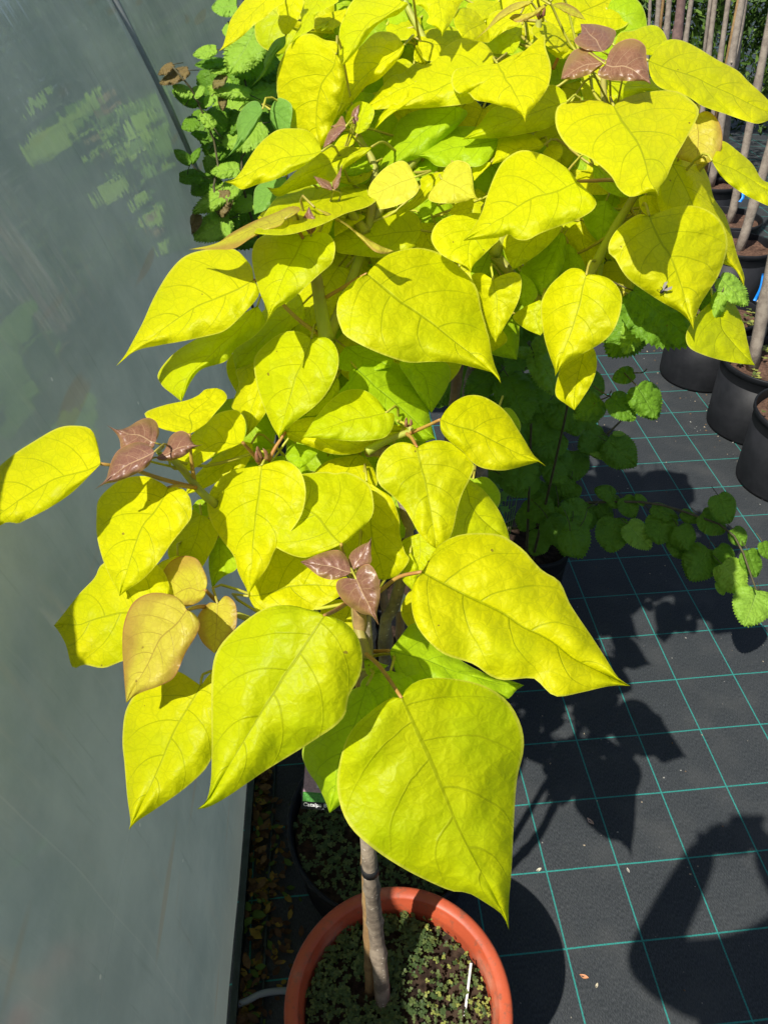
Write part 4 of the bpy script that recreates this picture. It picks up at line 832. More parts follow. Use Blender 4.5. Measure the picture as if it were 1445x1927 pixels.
# ------------------------------------------------------------------ hazels: toothed, pleated leaves
HZ = [
# hazel at the left back (crop Z4)
 ('A','hazel_light',0,'Z4',(985,40),(815,62),.75),('A','hazel_light',0,'Z4',(832,372),(672,415),.5),('A','hazel',.5,'Z4',(900,470),(690,490),.34),('A','hazel_light',-.5,'Z4',(1130,225),(952,530),.72),
 ('A','hazel',1,'Z4',(1230,320),(1000,560),.8),('A','hazel_brown',0,'Z4',(505,488),(405,560),.45),('A','hazel_brown',0,'Z4',(620,532),(425,625),.4),('A','hazel_light',0,'Z4',(650,725),(515,650),.5),('A','hazel_light',0,'Z4',(650,722),(735,660),.7),
 ('A','hazel',.5,'Z4',(690,790),(515,690),.42),('A','hazel',.8,'Z4',(690,740),(755,815),.7),('A','hazel_light',0,'Z4',(795,728),(752,805),.7),('A','hazel',.5,'Z4',(695,910),(582,965),.75),
 ('A','hazel',.6,'Z4',(785,930),(940,850),.95),('A','hazel_light',-.2,'Z4',(815,965),(720,860),.55),('A','hazel',.6,'Z4',(815,1045),(655,1010),.36),('A','hazel',.8,'Z4',(825,1075),(935,985),.7),
 ('A','hazel',1,'Z4',(850,1070),(860,1200),1.1),('A','hazel',0,'Z4',(640,1232),(525,1140),.5),('A','hazel',0,'Z4',(640,1232),(705,1125),.4),('A','hazel',.6,'Z4',(730,1335),(535,1340),.5),
 ('A','hazel',.8,'Z4',(800,1350),(660,1460),.75),('A','hazel_light',-.3,'Z4',(1005,1275),(808,1300),.5),('A','hazel_light',0,'Z4',(1085,715),(790,665),.35),('A','hazel_light',0,'Z4',(960,520),(798,545),.3),
 ('A','hazel_brown',0,'Z4',(900,565),(815,660),.55),('A','hazel_brown',.2,'Z4',(880,705),(880,825),.5),('A','hazel_light',.5,'Z4',(1285,660),(1075,740),.6),('A','hazel_light',.3,'Z4',(1180,930),(905,1080),.75),
 ('A','hazel',.6,'Z4',(1000,840),(950,1000),.7),('A','hazel_light',-.4,'Z4',(1010,1395),(685,1590),.36),('A','hazel_brown',-.6,'Z4',(878,1440),(880,1625),.7),('A','hazel_light',.4,'Z4',(1115,1510),(975,1580),.7),
 ('A','hazel_light',-.4,'Z4',(930,1650),(675,1785),.62),('A','hazel_brown',-.2,'Z4',(695,1620),(635,1760),.5),('A','hazel',0,'Z4',(655,1765),(535,1750),.32),('A','hazel',1,'Z4',(960,1640),(830,1800),.8),
 ('A','hazel',1.4,'Z4',(1050,1600),(1090,1750),.9),('A','hazel',1.4,'Z4',(1000,1150),(960,1300),.9),('A','hazel',1.5,'Z4',(1120,1250),(1050,1400),.9),('A','hazel',1.4,'Z4',(1150,540),(1040,690),.9),('A','hazel',1.6,'Z4',(1250,880),(1150,1050),.9),
 ('A','hazel',1.6,'Z4',(1260,430),(1230,620),.9),('A','hazel',1.2,'Z4',(930,1180),(900,1330),.9),('A','hazel',1.7,'Z4',(1300,600),(1330,790),.9),('A','hazel_light',.8,'Z4',(1280,330),(1150,400),.6),('A','hazel',1.2,'Z4',(820,1500),(900,1660),.8),
 # around the right side of the crown
 ('B','hazel',-.2,'R4',(700,720),(1045,1005),.72),('B','hazel_light',0,'R4',(745,860),(655,1068),.55),('B','hazel',.5,'R4',(740,860),(570,1080),.8),('B','hazel_light',-.3,'R4',(1180,650),(1330,800),.55),('B','hazel_light',-.5,'R4',(1190,730),(1133,892),.45),
 ('B','hazel',.6,'R4',(1120,720),(1080,840),.7),('B','hazel_light',-.3,'S2',(1320,245),(1420,90),.6),('B','hazel_light',-.4,'S2',(1310,235),(1340,392),.62),('B','hazel_light',-.3,'S2',(1330,235),(1480,520),.55),('B','hazel_light',0,'S2',(1310,240),(1160,215),.5),
 ('B','hazel',.2,'S2',(1140,390),(1265,712),.72),('B','hazel',.4,'S2',(1055,370),(850,525),.7),('B','hazel',1,'S2',(1060,250),(960,420),.8),('B','hazel',1.2,'S2',(1280,420),(1370,640),.8),('B','hazel_light',.4,'R4',(180,1055),(305,1305),.5),
 ('B','hazel',.8,'R4',(430,1180),(535,1290),.8),('B','hazel',.6,'R4',(705,1172),(590,1210),.7),('B','hazel',.4,'R4',(725,1245),(832,1425),.78),('B','hazel',.5,'R4',(580,1305),(712,1430),.7),('B','hazel',.8,'R4',(525,1320),(385,1425),.8),
 ('B','hazel',1.2,'R4',(60,900),(-30,1020),.8),('B','hazel',1.4,'R4',(230,1330),(120,1440),.8),('B','hazel',1.4,'R4',(560,560),(620,700),.8),('B','hazel',1.6,'R4',(640,620),(560,760),.8),
 # low branch (crop Q)
 ('C','hazel',.2,'Q',(375,690),(225,800),.9),('C','hazel',0,'Q',(390,740),(565,888),.8),('C','hazel_light',-.1,'Q',(385,835),(285,815),.4),('C','hazel_light',0,'Q',(425,695),(498,695),.45),('C','hazel',-.2,'Q',(85,845),(40,998),.85),('C','hazel',-.2,'Q',(165,968),(105,1068),.85),
 ('C','hazel',0,'Q',(435,1070),(315,1030),.7),('C','hazel',-.1,'Q',(250,1105),(180,1290),1.1),('C','hazel',-.3,'Q',(440,1205),(410,1410),.95),('C','hazel_light',-.3,'Q',(515,1240),(652,1388),.7),('C','hazel',.3,'Q',(490,1080),(560,1200),.8),('C','hazel',.2,'Q',(400,1080),(480,1140),.7),
 ('C','hazel',.2,'Q',(730,1185),(700,1362),1.0),('C','hazel',-.3,'Q',(820,1255),(880,1398),.95),('C','hazel',-.3,'Q',(1060,1065),(1130,1235),.8),('C','hazel',.3,'Q',(960,1180),(1100,1290),.8),('C','hazel',-.2,'Q',(1000,1390),(890,1580),.95),
 ('C','hazel_light',-.4,'Q',(1085,1480),(1215,1650),.85),('C','hazel_light',-.6,'Q',(1300,1640),(1222,1855),1.0),('C','hazel',.2,'Q',(790,1320),(860,1450),.8),('C','hazel',.3,'Q',(1060,1380),(1150,1490),.8),('C','hazel',.3,'Q',(1150,1270),(1220,1370),.8),
 ('C','hazel',0,'Q',(1240,1400),(1290,1560),.7),('C','hazel_light',0,'Q',(1060,1590),(1095,1670),.6),('C','hazel',.5,'Q',(150,1240),(100,1390),.9),('C','hazel',.5,'Q',(200,1270),(210,1410),.9),('C','hazel',.5,'Q',(80,1100),(0,1230),.9),('C','hazel',.6,'Q',(30,1010),(-60,1100),.9),
 ('C','hazel',.6,'Q',(190,800),(200,980),.9),('C','hazel',.6,'Q',(20,700),(-60,760),.8),('C','hazel',.6,'Q',(0,1290),(-60,1430),.9),('C','hazel',.7,'Q',(-60,1150),(-130,1280),.9),('C','hazel',.3,'Q',(620,1120),(560,1060),.6),('C','hazel',.4,'Q',(330,1130),(420,1230),.8),
 ('C','hazel',.4,'Q',(660,1140),(820,1210),.5),('C','hazel',.4,'Q',(840,1170),(940,1230),.6),('C','hazel',.7,'Q',(210,1000),(130,1100),.8),('C','hazel',.7,'Q',(-40,860),(-130,980),.9),('C','hazel',.7,'Q',(60,1000),(30,1150),.9),('C','hazel',.3,'Q',(1330,1350),(1365,1450),.7),
]
HZD = {'A': (1.95, .05), 'B': (1.32, .05), 'C': (1.97, .05)}
HB = {'A': Vector((-.20, 2.0, 0)), 'B': Vector((.40, 1.52, 0)), 'C': Vector((.20, 1.78, 0))}
HLAB = {'A': 'young hazel bush growing against the tunnel hoop at upper left', 'B': 'hazel bush with pleated leaves showing under the right of the golden crown', 'C': 'low hazel with a long shaded branch reaching out over the ground cloth'}
HAZ = {k: empty('hazel_bush', HB[k], HLAB[k], 'hazel', 'hazel bushes behind the catalpas') for k in HB}
HSTEM = {'A': [[HB['A'], at_d(425, 440, 1.97), at_d(412, 300, 1.97), at_d(395, 245, 1.96), at_d(372, 190, 1.95), at_d(350, 150, 1.94), at_d(325, 125, 1.93)], [HB['A'] + Vector((.1, .05, 0)), at_d(470, 400, 2.0), at_d(480, 250, 2.0), at_d(450, 110, 1.98), at_d(430, 40, 1.97)]],
         'B': [[HB['B'], at_d(1060, 800, 1.5), at_d(1080, 700, 1.37), at_d(1190, 570, 1.36), at_d(1330, 530, 1.34)], [HB['B'], at_d(1000, 760, 1.4), at_d(995, 680, 1.35), at_d(1010, 655, 1.33)]],
         'C': [[HB['C'], at_d(1000, 990, 2.03), at_d(1060, 955, 2.01), at_d(1104, 946, 1.99), at_d(1219, 946, 1.98), at_d(1300, 968, 1.98), at_d(1378, 1005, 1.96), at_d(1422, 1110, 1.91)], [at_d(1060, 955, 2.01), at_d(1090, 880, 2.03), at_d(1130, 830, 2.06), at_d(1180, 780, 2.06)]]}
for k, L in HSTEM.items():
    for pts in L:
        c = dense(pts, 24); mb = MB(); mb.tube(c, [(.0042 if k == 'B' else .0058) * (1 - .65 * i / 24) for i in range(25)], 7); mb.build('branch', M['twig'], HAZ[k])
hr = random.Random(21)
for (k, kind, lay, crop, B, T, w) in HZ:
    b = cv(B, crop); t = cv(T, crop); t = b + (t - b) * (1.12 if k == 'A' else 1.03); d = t - b; L = d.length; e = Vector((-d.y, d.x)) * (w * .52)
    def side(s):
        j = lambda: hr.uniform(.94, 1.06)
        return [b + e * s * .55 * j() - d * .03, b + e * s * .93 * j() + d * .13, b + e * s * 1.04 * j() + d * .36, b + e * s * .88 * j() + d * .64, b + e * s * .42 * j() + d * .87]
    dist = HZD[k][0] + lay * HZD[k][1]
    if k == 'B': dist = (.95 if crop == 'R4' and b.x > 1120 else 1.22) + lay * .06
    o, PB, dirB, size = blade('leaf', b, side(-1), t, side(1), dist, M[kind], HAZ[k], hr, serr=.03, na=44, nw=5, fold=hr.uniform(.08, .26), droop=hr.uniform(.08, .3), k_aspect=.9, capa=.6, capb=.5, wav=2.2, pleat=.013)
    if kind == 'hazel_brown': o['label'] = 'brownish new leaf'
    mb = MB(); mb.tube(dense([PB, PB + dirB * .012 - Vector((0, 0, .004)), PB + dirB * .022 + Vector((0, .012, -.01))], 6), .0009, 5); mb.build('petiole', M['twig'], o)

# DEEP foliage added to the same hazel, low and mostly unseen behind the golden crowns: closes the gaps and throws the wide shade on the cloth
for i in range(70):
    x = hr.uniform(-.02, .46); y = hr.uniform(1.25, 1.75); z = hr.uniform(.70, 1.16) - .12 * (y - 1.2)
    if x > .40 and z < .9: continue
    a = hr.uniform(0, 6.28); L = hr.uniform(.10, .14); u = Vector((math.cos(a), math.sin(a), hr.uniform(-.5, .1))).normalized()
    c = Vector((x, y, z)); q0, q1 = c - u * L * .5, c + u * L * .5
    def pxl(p):
        d = p - EYE; zc = d.y * math.cos(PITCH) - d.z * math.sin(PITCH); yc = d.y * math.sin(PITCH) + d.z * math.cos(PITCH)
        return Vector((PX + FPX * d.x / zc, PY - FPX * yc / zc))
    b, t = pxl(q0), pxl(q1); d = t - b
    if max(b.x, t.x) > 1125 or max(b.y, t.y) > 860 or d.length < 25: continue
    if max(b.y, t.y) > 690 and max(b.x, t.x) > 1030: continue
    e = Vector((-d.y, d.x)) * .42
    sd_ = lambda s: [b + e * s * .55 - d * .03, b + e * s * .93 + d * .13, b + e * s * 1.04 + d * .36, b + e * s * .88 + d * .64, b + e * s * .42 + d * .87]
    o, PB, dirB, size = blade('leaf', b, sd_(-1), t, sd_(1), (c - EYE).length, M['hazel'], HAZ['B'], hr, serr=.03, na=30, nw=4, fold=.15, droop=.2, k_aspect=.9, capa=.6, capb=.5, wav=2.0, pleat=.013)

for i in range(52):
    b = Vector((hr.uniform(385, 520), hr.uniform(40, 440))); a = hr.uniform(0, 6.28); L = hr.uniform(45, 75); d = Vector((math.cos(a), math.sin(a))) * L; t = b + d
    if min(b.x, t.x) < 372 + max(0, (300 - b.y)) * .12: continue
    e = Vector((-d.y, d.x)) * hr.uniform(.36, .46)
    sd_ = lambda s: [b + e * s * .55 - d * .03, b + e * s * .93 + d * .13, b + e * s * 1.04 + d * .36, b + e * s * .88 + d * .64, b + e * s * .42 + d * .87]
    o, PB, dirB, size = blade('leaf', b, sd_(-1), t, sd_(1), hr.uniform(2.05, 2.35), M[hr.choice(['hazel', 'hazel', 'hazel_light'])], HAZ['A'], hr, serr=.03, na=30, nw=4, fold=.15, droop=.2, k_aspect=.9, capa=.6, capb=.5, wav=2.0, pleat=.013)

# more shaded leaves of the low hazel, filling the space under the crown
for i in range(46):
    b = Vector((hr.uniform(945, 1120), hr.uniform(690, 1000))); a = hr.uniform(-1.2, 1.2); L = hr.uniform(48, 78); d = Vector((math.sin(a), math.cos(a))) * L; t = b + d
    if max(b.x, t.x) > 1125 or (b.y > 900 and b.x < 985): continue
    e = Vector((-d.y, d.x)) * hr.uniform(.38, .5)
    sd_ = lambda s: [b + e * s * .55 - d * .03, b + e * s * .93 + d * .13, b + e * s * 1.04 + d * .36, b + e * s * .88 + d * .64, b + e * s * .42 + d * .87]
    o, PB, dirB, size = blade('leaf', b, sd_(-1), t, sd_(1), hr.uniform(1.55, 1.85), M['hazel'], HAZ['C'], hr, serr=.032, na=36, nw=4, fold=.18, droop=.2, k_aspect=.9, capa=.6, capb=.5, wav=2.2, pleat=.013)
    mb = MB(); mb.tube(dense([PB, PB + dirB * .02, PB + dirB * .05 + Vector((0, .02, -.02))], 5), .0009, 5); mb.build('petiole', M['twig'], o)

# ------------------------------------------------------------------ pots
def plastic(name, col, rough=.45, var=.25, spec=.45, col2=None):
    return simple(name, col, rough, spec, col2=col2 or tuple(c * (1 - var) for c in col), scale=7, bump=.12, bscale=40)
def pot_plastic():
    m = simple('terracotta plastic', (.47, .085, .032), .48, .4, col2=(.38, .068, .028), scale=9, bump=.15, bscale=60)
    t = m.node_tree; b = [n for n in t.nodes if n.type == 'BSDF_PRINCIPLED'][0]; src = b.inputs['Base Color'].links[0].from_socket
    tc = N(t, 'ShaderNodeTexCoord')
    a = N(t, 'ShaderNodeTexNoise', i_Scale=55.0, i_Detail=8.0, i_Roughness=.75); t.links.new(tc.outputs['Object'], a.inputs['Vector'])
    d = N(t, 'ShaderNodeTexNoise', i_Scale=14.0, i_Detail=5.0); t.links.new(tc.outputs['Object'], d.inputs['Vector'])
    c = mixc(t, math_(t, 'MULTIPLY', sstep(t, a.outputs['Fac'], .52, .66), .6), src, (.12, .07, .045))
    c = mixc(t, math_(t, 'MULTIPLY', sstep(t, d.outputs['Fac'], .5, .75), .4), c, (.52, .30, .22))
    t.links.new(c, b.inputs['Base Color']); return m
M['terracotta'] = pot_plastic()
M['black_plastic'] = plastic('black plastic', (.009, .010, .012), .5, spec=.18, col2=(.017, .018, .021))
M['soil'] = simple('potting soil', (.055, .036, .024), .95, .1, col2=(.018, .012, .009), scale=70, bump=1.0, bscale=110)
M['soil_red'] = simple('dry brown soil', (.13, .075, .05), .95, .1, col2=(.06, .035, .025), scale=90, bump=1.0, bscale=110)
def soil_disc(r, z, c, seed):
    mb = MB(); vs = []; fs = []; nr, na = 16, 56
    for i in range(nr + 1):
        for j in range(na):
            rr = r * i / nr; a = 2 * math.pi * j / na; x, y = rr * math.cos(a), rr * math.sin(a)
            vs.append((c[0] + x, c[1] + y, z + .010 * noise.noise((x * 16 + seed, y * 16, 0)) + .004 * noise.noise((x * 60, y * 60, seed))))
    for i in range(nr):
        for j in range(na): fs.append((i * na + j, (i + 1) * na + j, (i + 1) * na + (j + 1) % na, i * na + (j + 1) % na))
    mb.add(vs, fs); return mb
def pot(c, R, H, material, label, group=None, soil='soil', sz=.262, terracotta=False, rb=.76):
    root = empty('plant_pot', c, label, 'plant pot', group)
    b = MB(); b.lathe([(0, .004), (R * rb, .004), (R * rb + .004, 0), (R * rb + .006, .01), (R * .945, H - .055), (R * .945 - .006, H - .055), (R * rb - .002, .012), (0, .012)], c, 72); b.build('body', material, root)
    rm = MB()
    if terracotta:
        rm.lathe([(R * .94, H - .06), (R * .985, H - .058), (R * .995, H - .02), (R, H - .006), (R - .003, H - .001), (R - .007, H), (R * .885, H - .001), (R * .872, H - .004), (R * .868, H - .010), (R * .855, H - .012), (R * .851, H - .022), (R * .842, H - .024), (R * .84, H - .034), (R * .835, H - .07), (R * .82, H - .16)], c, 96)
    else:
        rm.lathe([(R * .945, H - .056), (R * .955, H - .05), (R * .958, H - .022), (R * .995, H - .016), (R, H - .003), (R - .002, H), (R - .006, H), (R * .955, H - .004), (R * .945, H - .02), (R * .93, H - .08), (R * .9, H - .16)], c, 72)
    rm.build('rim', material, root)
    s = soil_disc(R * (.838 if terracotta else .925), sz, c, c[0] * 9); s.build('soil', M[soil], root)
    return root
H1 = .34
pot((.0208, .389, 0), .1640, H1, M['terracotta'], 'round terracotta coloured pot with thick rim, at the bottom of the picture', terracotta=True, rb=.80, sz=.285)
pot((.0, .742, 0), .1840, .195, M['black_plastic'], 'large black pot touching the back of the terracotta pot', 'large black pots under the catalpas', sz=.16)
pot((POTC[3].x, POTC[3].y, 0), .165, .285, M['black_plastic'], 'large black pot third along the tunnel under golden foliage', 'large black pots under the catalpas', sz=.25)
pot((POTC[4].x, POTC[4].y, 0), .165, .285, M['black_plastic'], 'large black pot farthest from the tunnel under golden foliage', 'large black pots under the catalpas', sz=.25)
HP = {'A': 'black pot of the hazel beside the tunnel hoop', 'B': 'black pot of the hazel standing behind the catalpas on the right', 'C': 'black pot of the low shaded hazel'}
for k, c in HB.items():
    pot((c.x, c.y, 0), .10, .20, M['black_plastic'], HP[k], 'small black pots of the hazels', sz=.17)
for o in HAZ.values(): pass

# ------------------------------------------------------------------ weeds in the pots (nobody could count them)
def weeds(name, c, R, z, count, seed, mats, size=.007, keep=None):
    r = random.Random(seed); mb = MB()
    for i in range(count):
        a = r.random() * 6.28; d = R * math.sqrt(r.random()); x, y = d * math.cos(a), d * math.sin(a)
        if keep and not keep(x, y, r): continue
        h = r.uniform(.004, .022) ; base = Vector((c[0] + x, c[1] + y, z + .006 + .010 * noise.noise((x * 16, y * 16, 0))))
        top = base + Vector((r.gauss(0, .004), r.gauss(0, .004), h)); ph = r.random() * 6.28; mi = 0 if r.random() < .6 else 1
        for q in range(r.choice((3, 4, 5))):
            an = ph + q * 6.28 / 4 + r.gauss(0, .3); u = Vector((math.cos(an), math.sin(an), r.uniform(-.25, .35))).normalized(); w = u.cross(Vector((0, 0, 1))).normalized()
            s = size * r.uniform(.45, 1.0) * (1.0 + .7 * max(0, noise.noise((x * 25, y * 25, 2)))); p0 = top + u * s * .25
            mb.add([top, p0 + w * s * .42 + u * s * .25, p0 + w * s * .36 + u * s * .75, top + u * s * 1.25, p0 - w * s * .36 + u * s * .75, p0 - w * s * .42 + u * s * .25], [(0, 1, 2, 3, 4, 5)], mi)
    o = mb.build(name, mats, smooth=False); tag(o, kind='stuff'); return o
M['weed'] = hedge_leaf('weed', (.055, .095, .022), .3); M['weed2'] = hedge_leaf('weed pale', (.11, .15, .035), .3); M['weed_lit'] = hedge_leaf('weed yellow', (.30, .33, .07), .3)  # the lit weed is a paler copy with sunlight put into its colour
weeds('pot_weeds', (.0208, .389), .134, .285, 3000, 1, [M['weed'], M['weed2']], .0048, keep=lambda x, y, r: (x < .045 + .03 * noise.noise((x * 30, y * 30, 3)) and noise.noise((x * 20, y * 20, 1)) + .5 * noise.noise((x * 55, y * 55, 4)) > -.12) or r.random() < .15 )
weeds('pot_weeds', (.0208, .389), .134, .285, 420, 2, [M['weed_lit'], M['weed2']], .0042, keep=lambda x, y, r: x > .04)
weeds('pot_weeds', (.0, .742), .166, .16, 1700, 3, [M['weed'], M['weed2']], .0058, keep=lambda x, y, r: noise.noise((x * 18, y * 18, 7)) > -.25)

# ------------------------------------------------------------------ picture tag in the second pot
pn = [at_d(579, 1452, 1.12), at_d(566, 1521, 1.16), at_d(668, 1528, 1.16)]
X = (pn[2] - pn[1]).normalized(); Yv = (pn[0] - pn[1]); Zv = X.cross(Yv).normalized(); Yv = Zv.cross(X).normalized()
Rt = Matrix((X, Yv, Zv)).transposed()
tagw, tagh = .079, .12
root = empty('plant_label', pn[1], 'black bordered picture label of a house hanging in the second pot', 'plant label')
def card(name, x0, y0, x1, y1, lift, m, th=.0004):
    mb = MB(); c = pn[1] + Rt @ Vector(((x0 + x1) / 2, (y0 + y1) / 2, lift)); mb.box(c, ((x1 - x0) / 2, (y1 - y0) / 2, th), Rt); return mb.build(name, m, root, smooth=False)
flat = lambda n, c, **k: simple(n, c, .35, .5, **k)
card('card', 0, 0, tagw, tagh, 0, flat('label black', (.012, .012, .013)))
card('picture', .002, .020, tagw - .002, tagh - .002, .0008, flat('label brick', (.55, .36, .44), var=.3, scale=300))
card('picture', .002, .014, tagw - .002, .0295, .0014, flat('label hedge', (.12, .40, .08), var=.5, scale=400))
card('picture', .020, .038, .042, .075, .0016, flat('label window frame', (.7, .72, .75)))
card('picture', .0225, .041, .0395, .072, .0022, flat('label window pane', (.35, .52, .7)))
def text(s, x, y, size, m, base, R, parent, bold=True):
    cu = bpy.data.curves.new('lettering', 'FONT'); cu.body = s; cu.size = size; cu.extrude = .0001; cu.offset = size * .012 if bold else 0
    o = bpy.data.objects.new('lettering', cu); COL.objects.link(o); cu.materials.append(m)
    me = bpy.data.meshes.new_from_object(o); bpy.data.objects.remove(o); bpy.data.curves.remove(cu)
    me.transform(Matrix.Translation(base + R @ Vector((x, y, .0012))) @ R.to_4x4())
    o = link('lettering', me, None, None, False); o.parent = parent; o.matrix_parent_inverse = Matrix.Translation(-Vector(parent.location)); return o
white = simple('print white', (.8, .8, .8), .5)
text('Catalpa B', .003, .0055, .0085, white, pn[1], Rt, root)
text('A', .030, .0012, .0042, white, pn[1], Rt, root)
mb = MB(); mb.tube([pn[1] + Rt @ Vector((.03, tagh, 0)), TRUNK[2][1] - Vector((0, 0, .15))], .0012, 6); mb.build('tie', M['twig'], root)
mb = MB(); a0 = on_z(880, 1927 - 40, .247); mb = MB()
p0 = on_z(874, 1912, .284); p1 = on_z(886, 1812, .323)
dv = (p1 - p0).normalized(); sdv = dv.cross(ray(880, 1860)).normalized()
Rs = Matrix((sdv, dv, sdv.cross(dv))).transposed(); mb.box((p0 + p1) / 2, (.0017, (p1 - p0).length / 2, .0006), Rs)
tag(mb.build('label_stick', simple('white plastic', (.62, .61, .57), .45), smooth=False), 'thin white plastic plant stick in the soil of the terracotta pot', 'plant stick')

# ------------------------------------------------------------------ grey hose end, leaf litter along the tunnel, bits on the cloth
mb = MB(); mb.tube(dense([on_z(440, 1893, .02), on_z(462, 1885, .022), on_z(490, 1871, .022), on_z(515, 1866, .02), on_z(545, 1864, .015)], 14), .0062, 10)
tag(mb.build('irrigation_pipe', simple('grey hose', (.22, .25, .26), .4, .5)), 'short grey irrigation pipe between the tunnel and the terracotta pot', 'pipe')
lr = random.Random(3); mb = MB(); SPC = [(1.325, 2.03), (1.335, 2.36), (1.255, 2.72)]
def litter(p, s, mi):
    an = lr.random() * 6.28; R3 = Matrix.Rotation(an, 3, 'Z') @ Matrix.Rotation(lr.gauss(0, .5), 3, 'X')
    vs = [Vector((0, -1, .1)), Vector((.5, -.3, 0)), Vector((.42, .4, .05)), Vector((0, 1, .25)), Vector((-.42, .4, .12)), Vector((-.5, -.3, .05)), Vector((0, 0, -.12))]
    mb.add([p + (R3 @ v) * s for v in vs], [(6, 0, 1), (6, 1, 2), (6, 2, 3), (6, 3, 4), (6, 4, 5), (6, 5, 0)], mi)
for i in range(560):
    y = lr.uniform(.30, 1.9); x = TX + TS * y + lr.uniform(.016, .050)
    litter(Vector((x, y, lr.uniform(.004, .03))), lr.uniform(.006, .017), lr.choice((0, 0, 1, 2, 2, 3)))
for i in range(150):
    y = lr.gauss(.62, .13); x = TX + TS * y + .05 + abs(lr.gauss(0, .035))
    litter(Vector((x, y, lr.uniform(.003, .02))), lr.uniform(.005, .012), lr.choice((0, 1, 2, 2, 3)))
lm = [simple('dead leaf', (.15, .09, .035), .7, .2, var=.4, scale=80), simple('yellow dead leaf', (.24, .17, .03), .7, .2, var=.3), simple('dark dead leaf', (.09, .05, .025), .8, .2, var=.4), simple('green bit', (.07, .12, .02), .7, .2)]
tag(mb.build('leaf_litter', lm), kind='stuff')
mb = MB(); yy = [.2 + 1.9 * i / 20 for i in range(21)]
mb.tube([Vector((TX + TS * y + .058, y, .006)) for y in yy], .0035, 6)
tag(mb.build('edging_wire', M['rail']), 'thin dark green edging wire beside the leaf litter along the tunnel', 'wire')
def petal(x, y, s, col, an, label):
    mb = MB(); p = on_z(x, y, .0); vs = []; fs = []
    for i in range(7):
        t = i / 6; w = math.sin(math.pi * min(1, t * .93 + .05)) * .45
        for j in (-1, 0, 1): vs.append(Vector((j * w, t * 2 - 1, .25 + .15 * math.cos(t * 5) - (.16 if j == 0 else 0))))
    for i in range(6):
        for j in (0, 1): fs.append((i * 3 + j, i * 3 + j + 1, i * 3 + j + 4, i * 3 + j + 3))
    Rz = Matrix.Rotation(an, 3, 'Z'); mb.add([p + Rz @ v * s for v in vs], fs)
    tag(mb.build('fallen_petal', simple('petal', col, .6, .3, var=.3, scale=200)), label, 'petal')
mb = MB()
for i in range(420):
    x = lr.uniform(.15, 1.9); y = lr.uniform(.35, 3.6); s = lr.uniform(.0008, .0026) * (1.6 if lr.random() < .06 else 1); p = Vector((x, y, .0008)); R3 = Matrix.Rotation(lr.random() * 6.28, 3, 'Z')
    mb.add([p + R3 @ Vector(v) * s for v in ((-1, -.6, 0), (1, -.5, 0), (.8, .7, 0), (-.7, .6, 0), (.05, 0, .9))], [(0, 1, 4), (1, 2, 4), (2, 3, 4), (3, 0, 4)], lr.choice((0, 1, 2)))
for i in range(80):
    a = lr.random() * 6.28; c = lr.choice(SPC); rr = lr.uniform(.15, .24); p = Vector((c[0] + rr * math.cos(a), c[1] + rr * math.sin(a), .001)); s = lr.uniform(.0012, .0045); R3 = Matrix.Rotation(lr.random() * 6.28, 3, 'Z')
    mb.add([p + R3 @ Vector(v) * s for v in ((-1, -.6, 0), (1, -.5, 0), (.8, .7, 0), (-.7, .6, 0), (.05, 0, .9))], [(0, 1, 4), (1, 2, 4), (2, 3, 4), (3, 0, 4)], lr.choice((0, 1, 2)))
tag(mb.build('crumbs', [simple('crumb pale', (.34, .28, .2), .9, .1), simple('crumb brown', (.14, .09, .05), .9, .1), simple('crumb grey', (.24, .24, .22), .9, .1)], smooth=False), kind='stuff')
petal(1110, 1546, .0095, (.55, .38, .30), .6, 'pinkish dry petal alone on the sunny cloth near the middle of the crown shadow')
petal(1098, 1838, .0085, (.60, .28, .14), 1.2, 'orange dry petal on the cloth right of the terracotta pot')
petal(1013, 1637, .0065, (.50, .48, .36), 2.0, 'pale crumb of dry flower beside the shadow of the catalpa stem')
petal(1181, 1638, .0055, (.45, .42, .36), .2, 'small grey dry flake on the sunny cloth under the shadow of raised arms')
petal(1122, 1855, .005, (.45, .40, .28), 2.6, 'tiny straw coloured flake below the orange petal')

# ------------------------------------------------------------------ fly on the right hand leaf
def fly(p, n, s=1.0):
    root = empty('fly', p, 'dark fly sitting on a large golden leaf at the right of the crown', 'fly')
    u = n.orthogonal().normalized(); v = n.cross(u)
    mb = MB(); mb.tube([p - u * .0045 + n * .002, p - u * .002 + n * .0026, p + u * .001 + n * .0028, p + u * .003 + n * .0027, p + u * .0045 + n * .002], [.0006, .0017, .0018, .0017, .0009], 10)
    for a in (-1, 0, 1):
        for sgn in (-1, 1): mb.tube([p + u * a * .0015 + n * .002, p + u * a * .003 + v * sgn * .003 + n * .0028, p + u * a * .0042 + v * sgn * .0048], .00022, 4)
    mb.build('body', simple('fly', (.02, .018, .015), .4, .5), root)
    for sgn in (-1, 1):
        w = MB(); b = p + u * .001 + n * .0044; w.add([b, b - u * .004 + v * sgn * .001, b - u * .0085 + v * sgn * .0032, b - u * .006 + v * sgn * .0048, b - u * .002 + v * sgn * .003], [(0, 1, 2, 3, 4)]); w.build('wing', simple('wing', (.22, .2, .16), .3, .5), root)
dg = bpy.context.evaluated_depsgraph_get(); dg.update()
r_ = ray(1248, 546).normalized()
ok, loc, nor, *_ = SC.ray_cast(dg, EYE, r_)
if ok: fly(loc, nor if nor.dot(r_) < 0 else -nor)

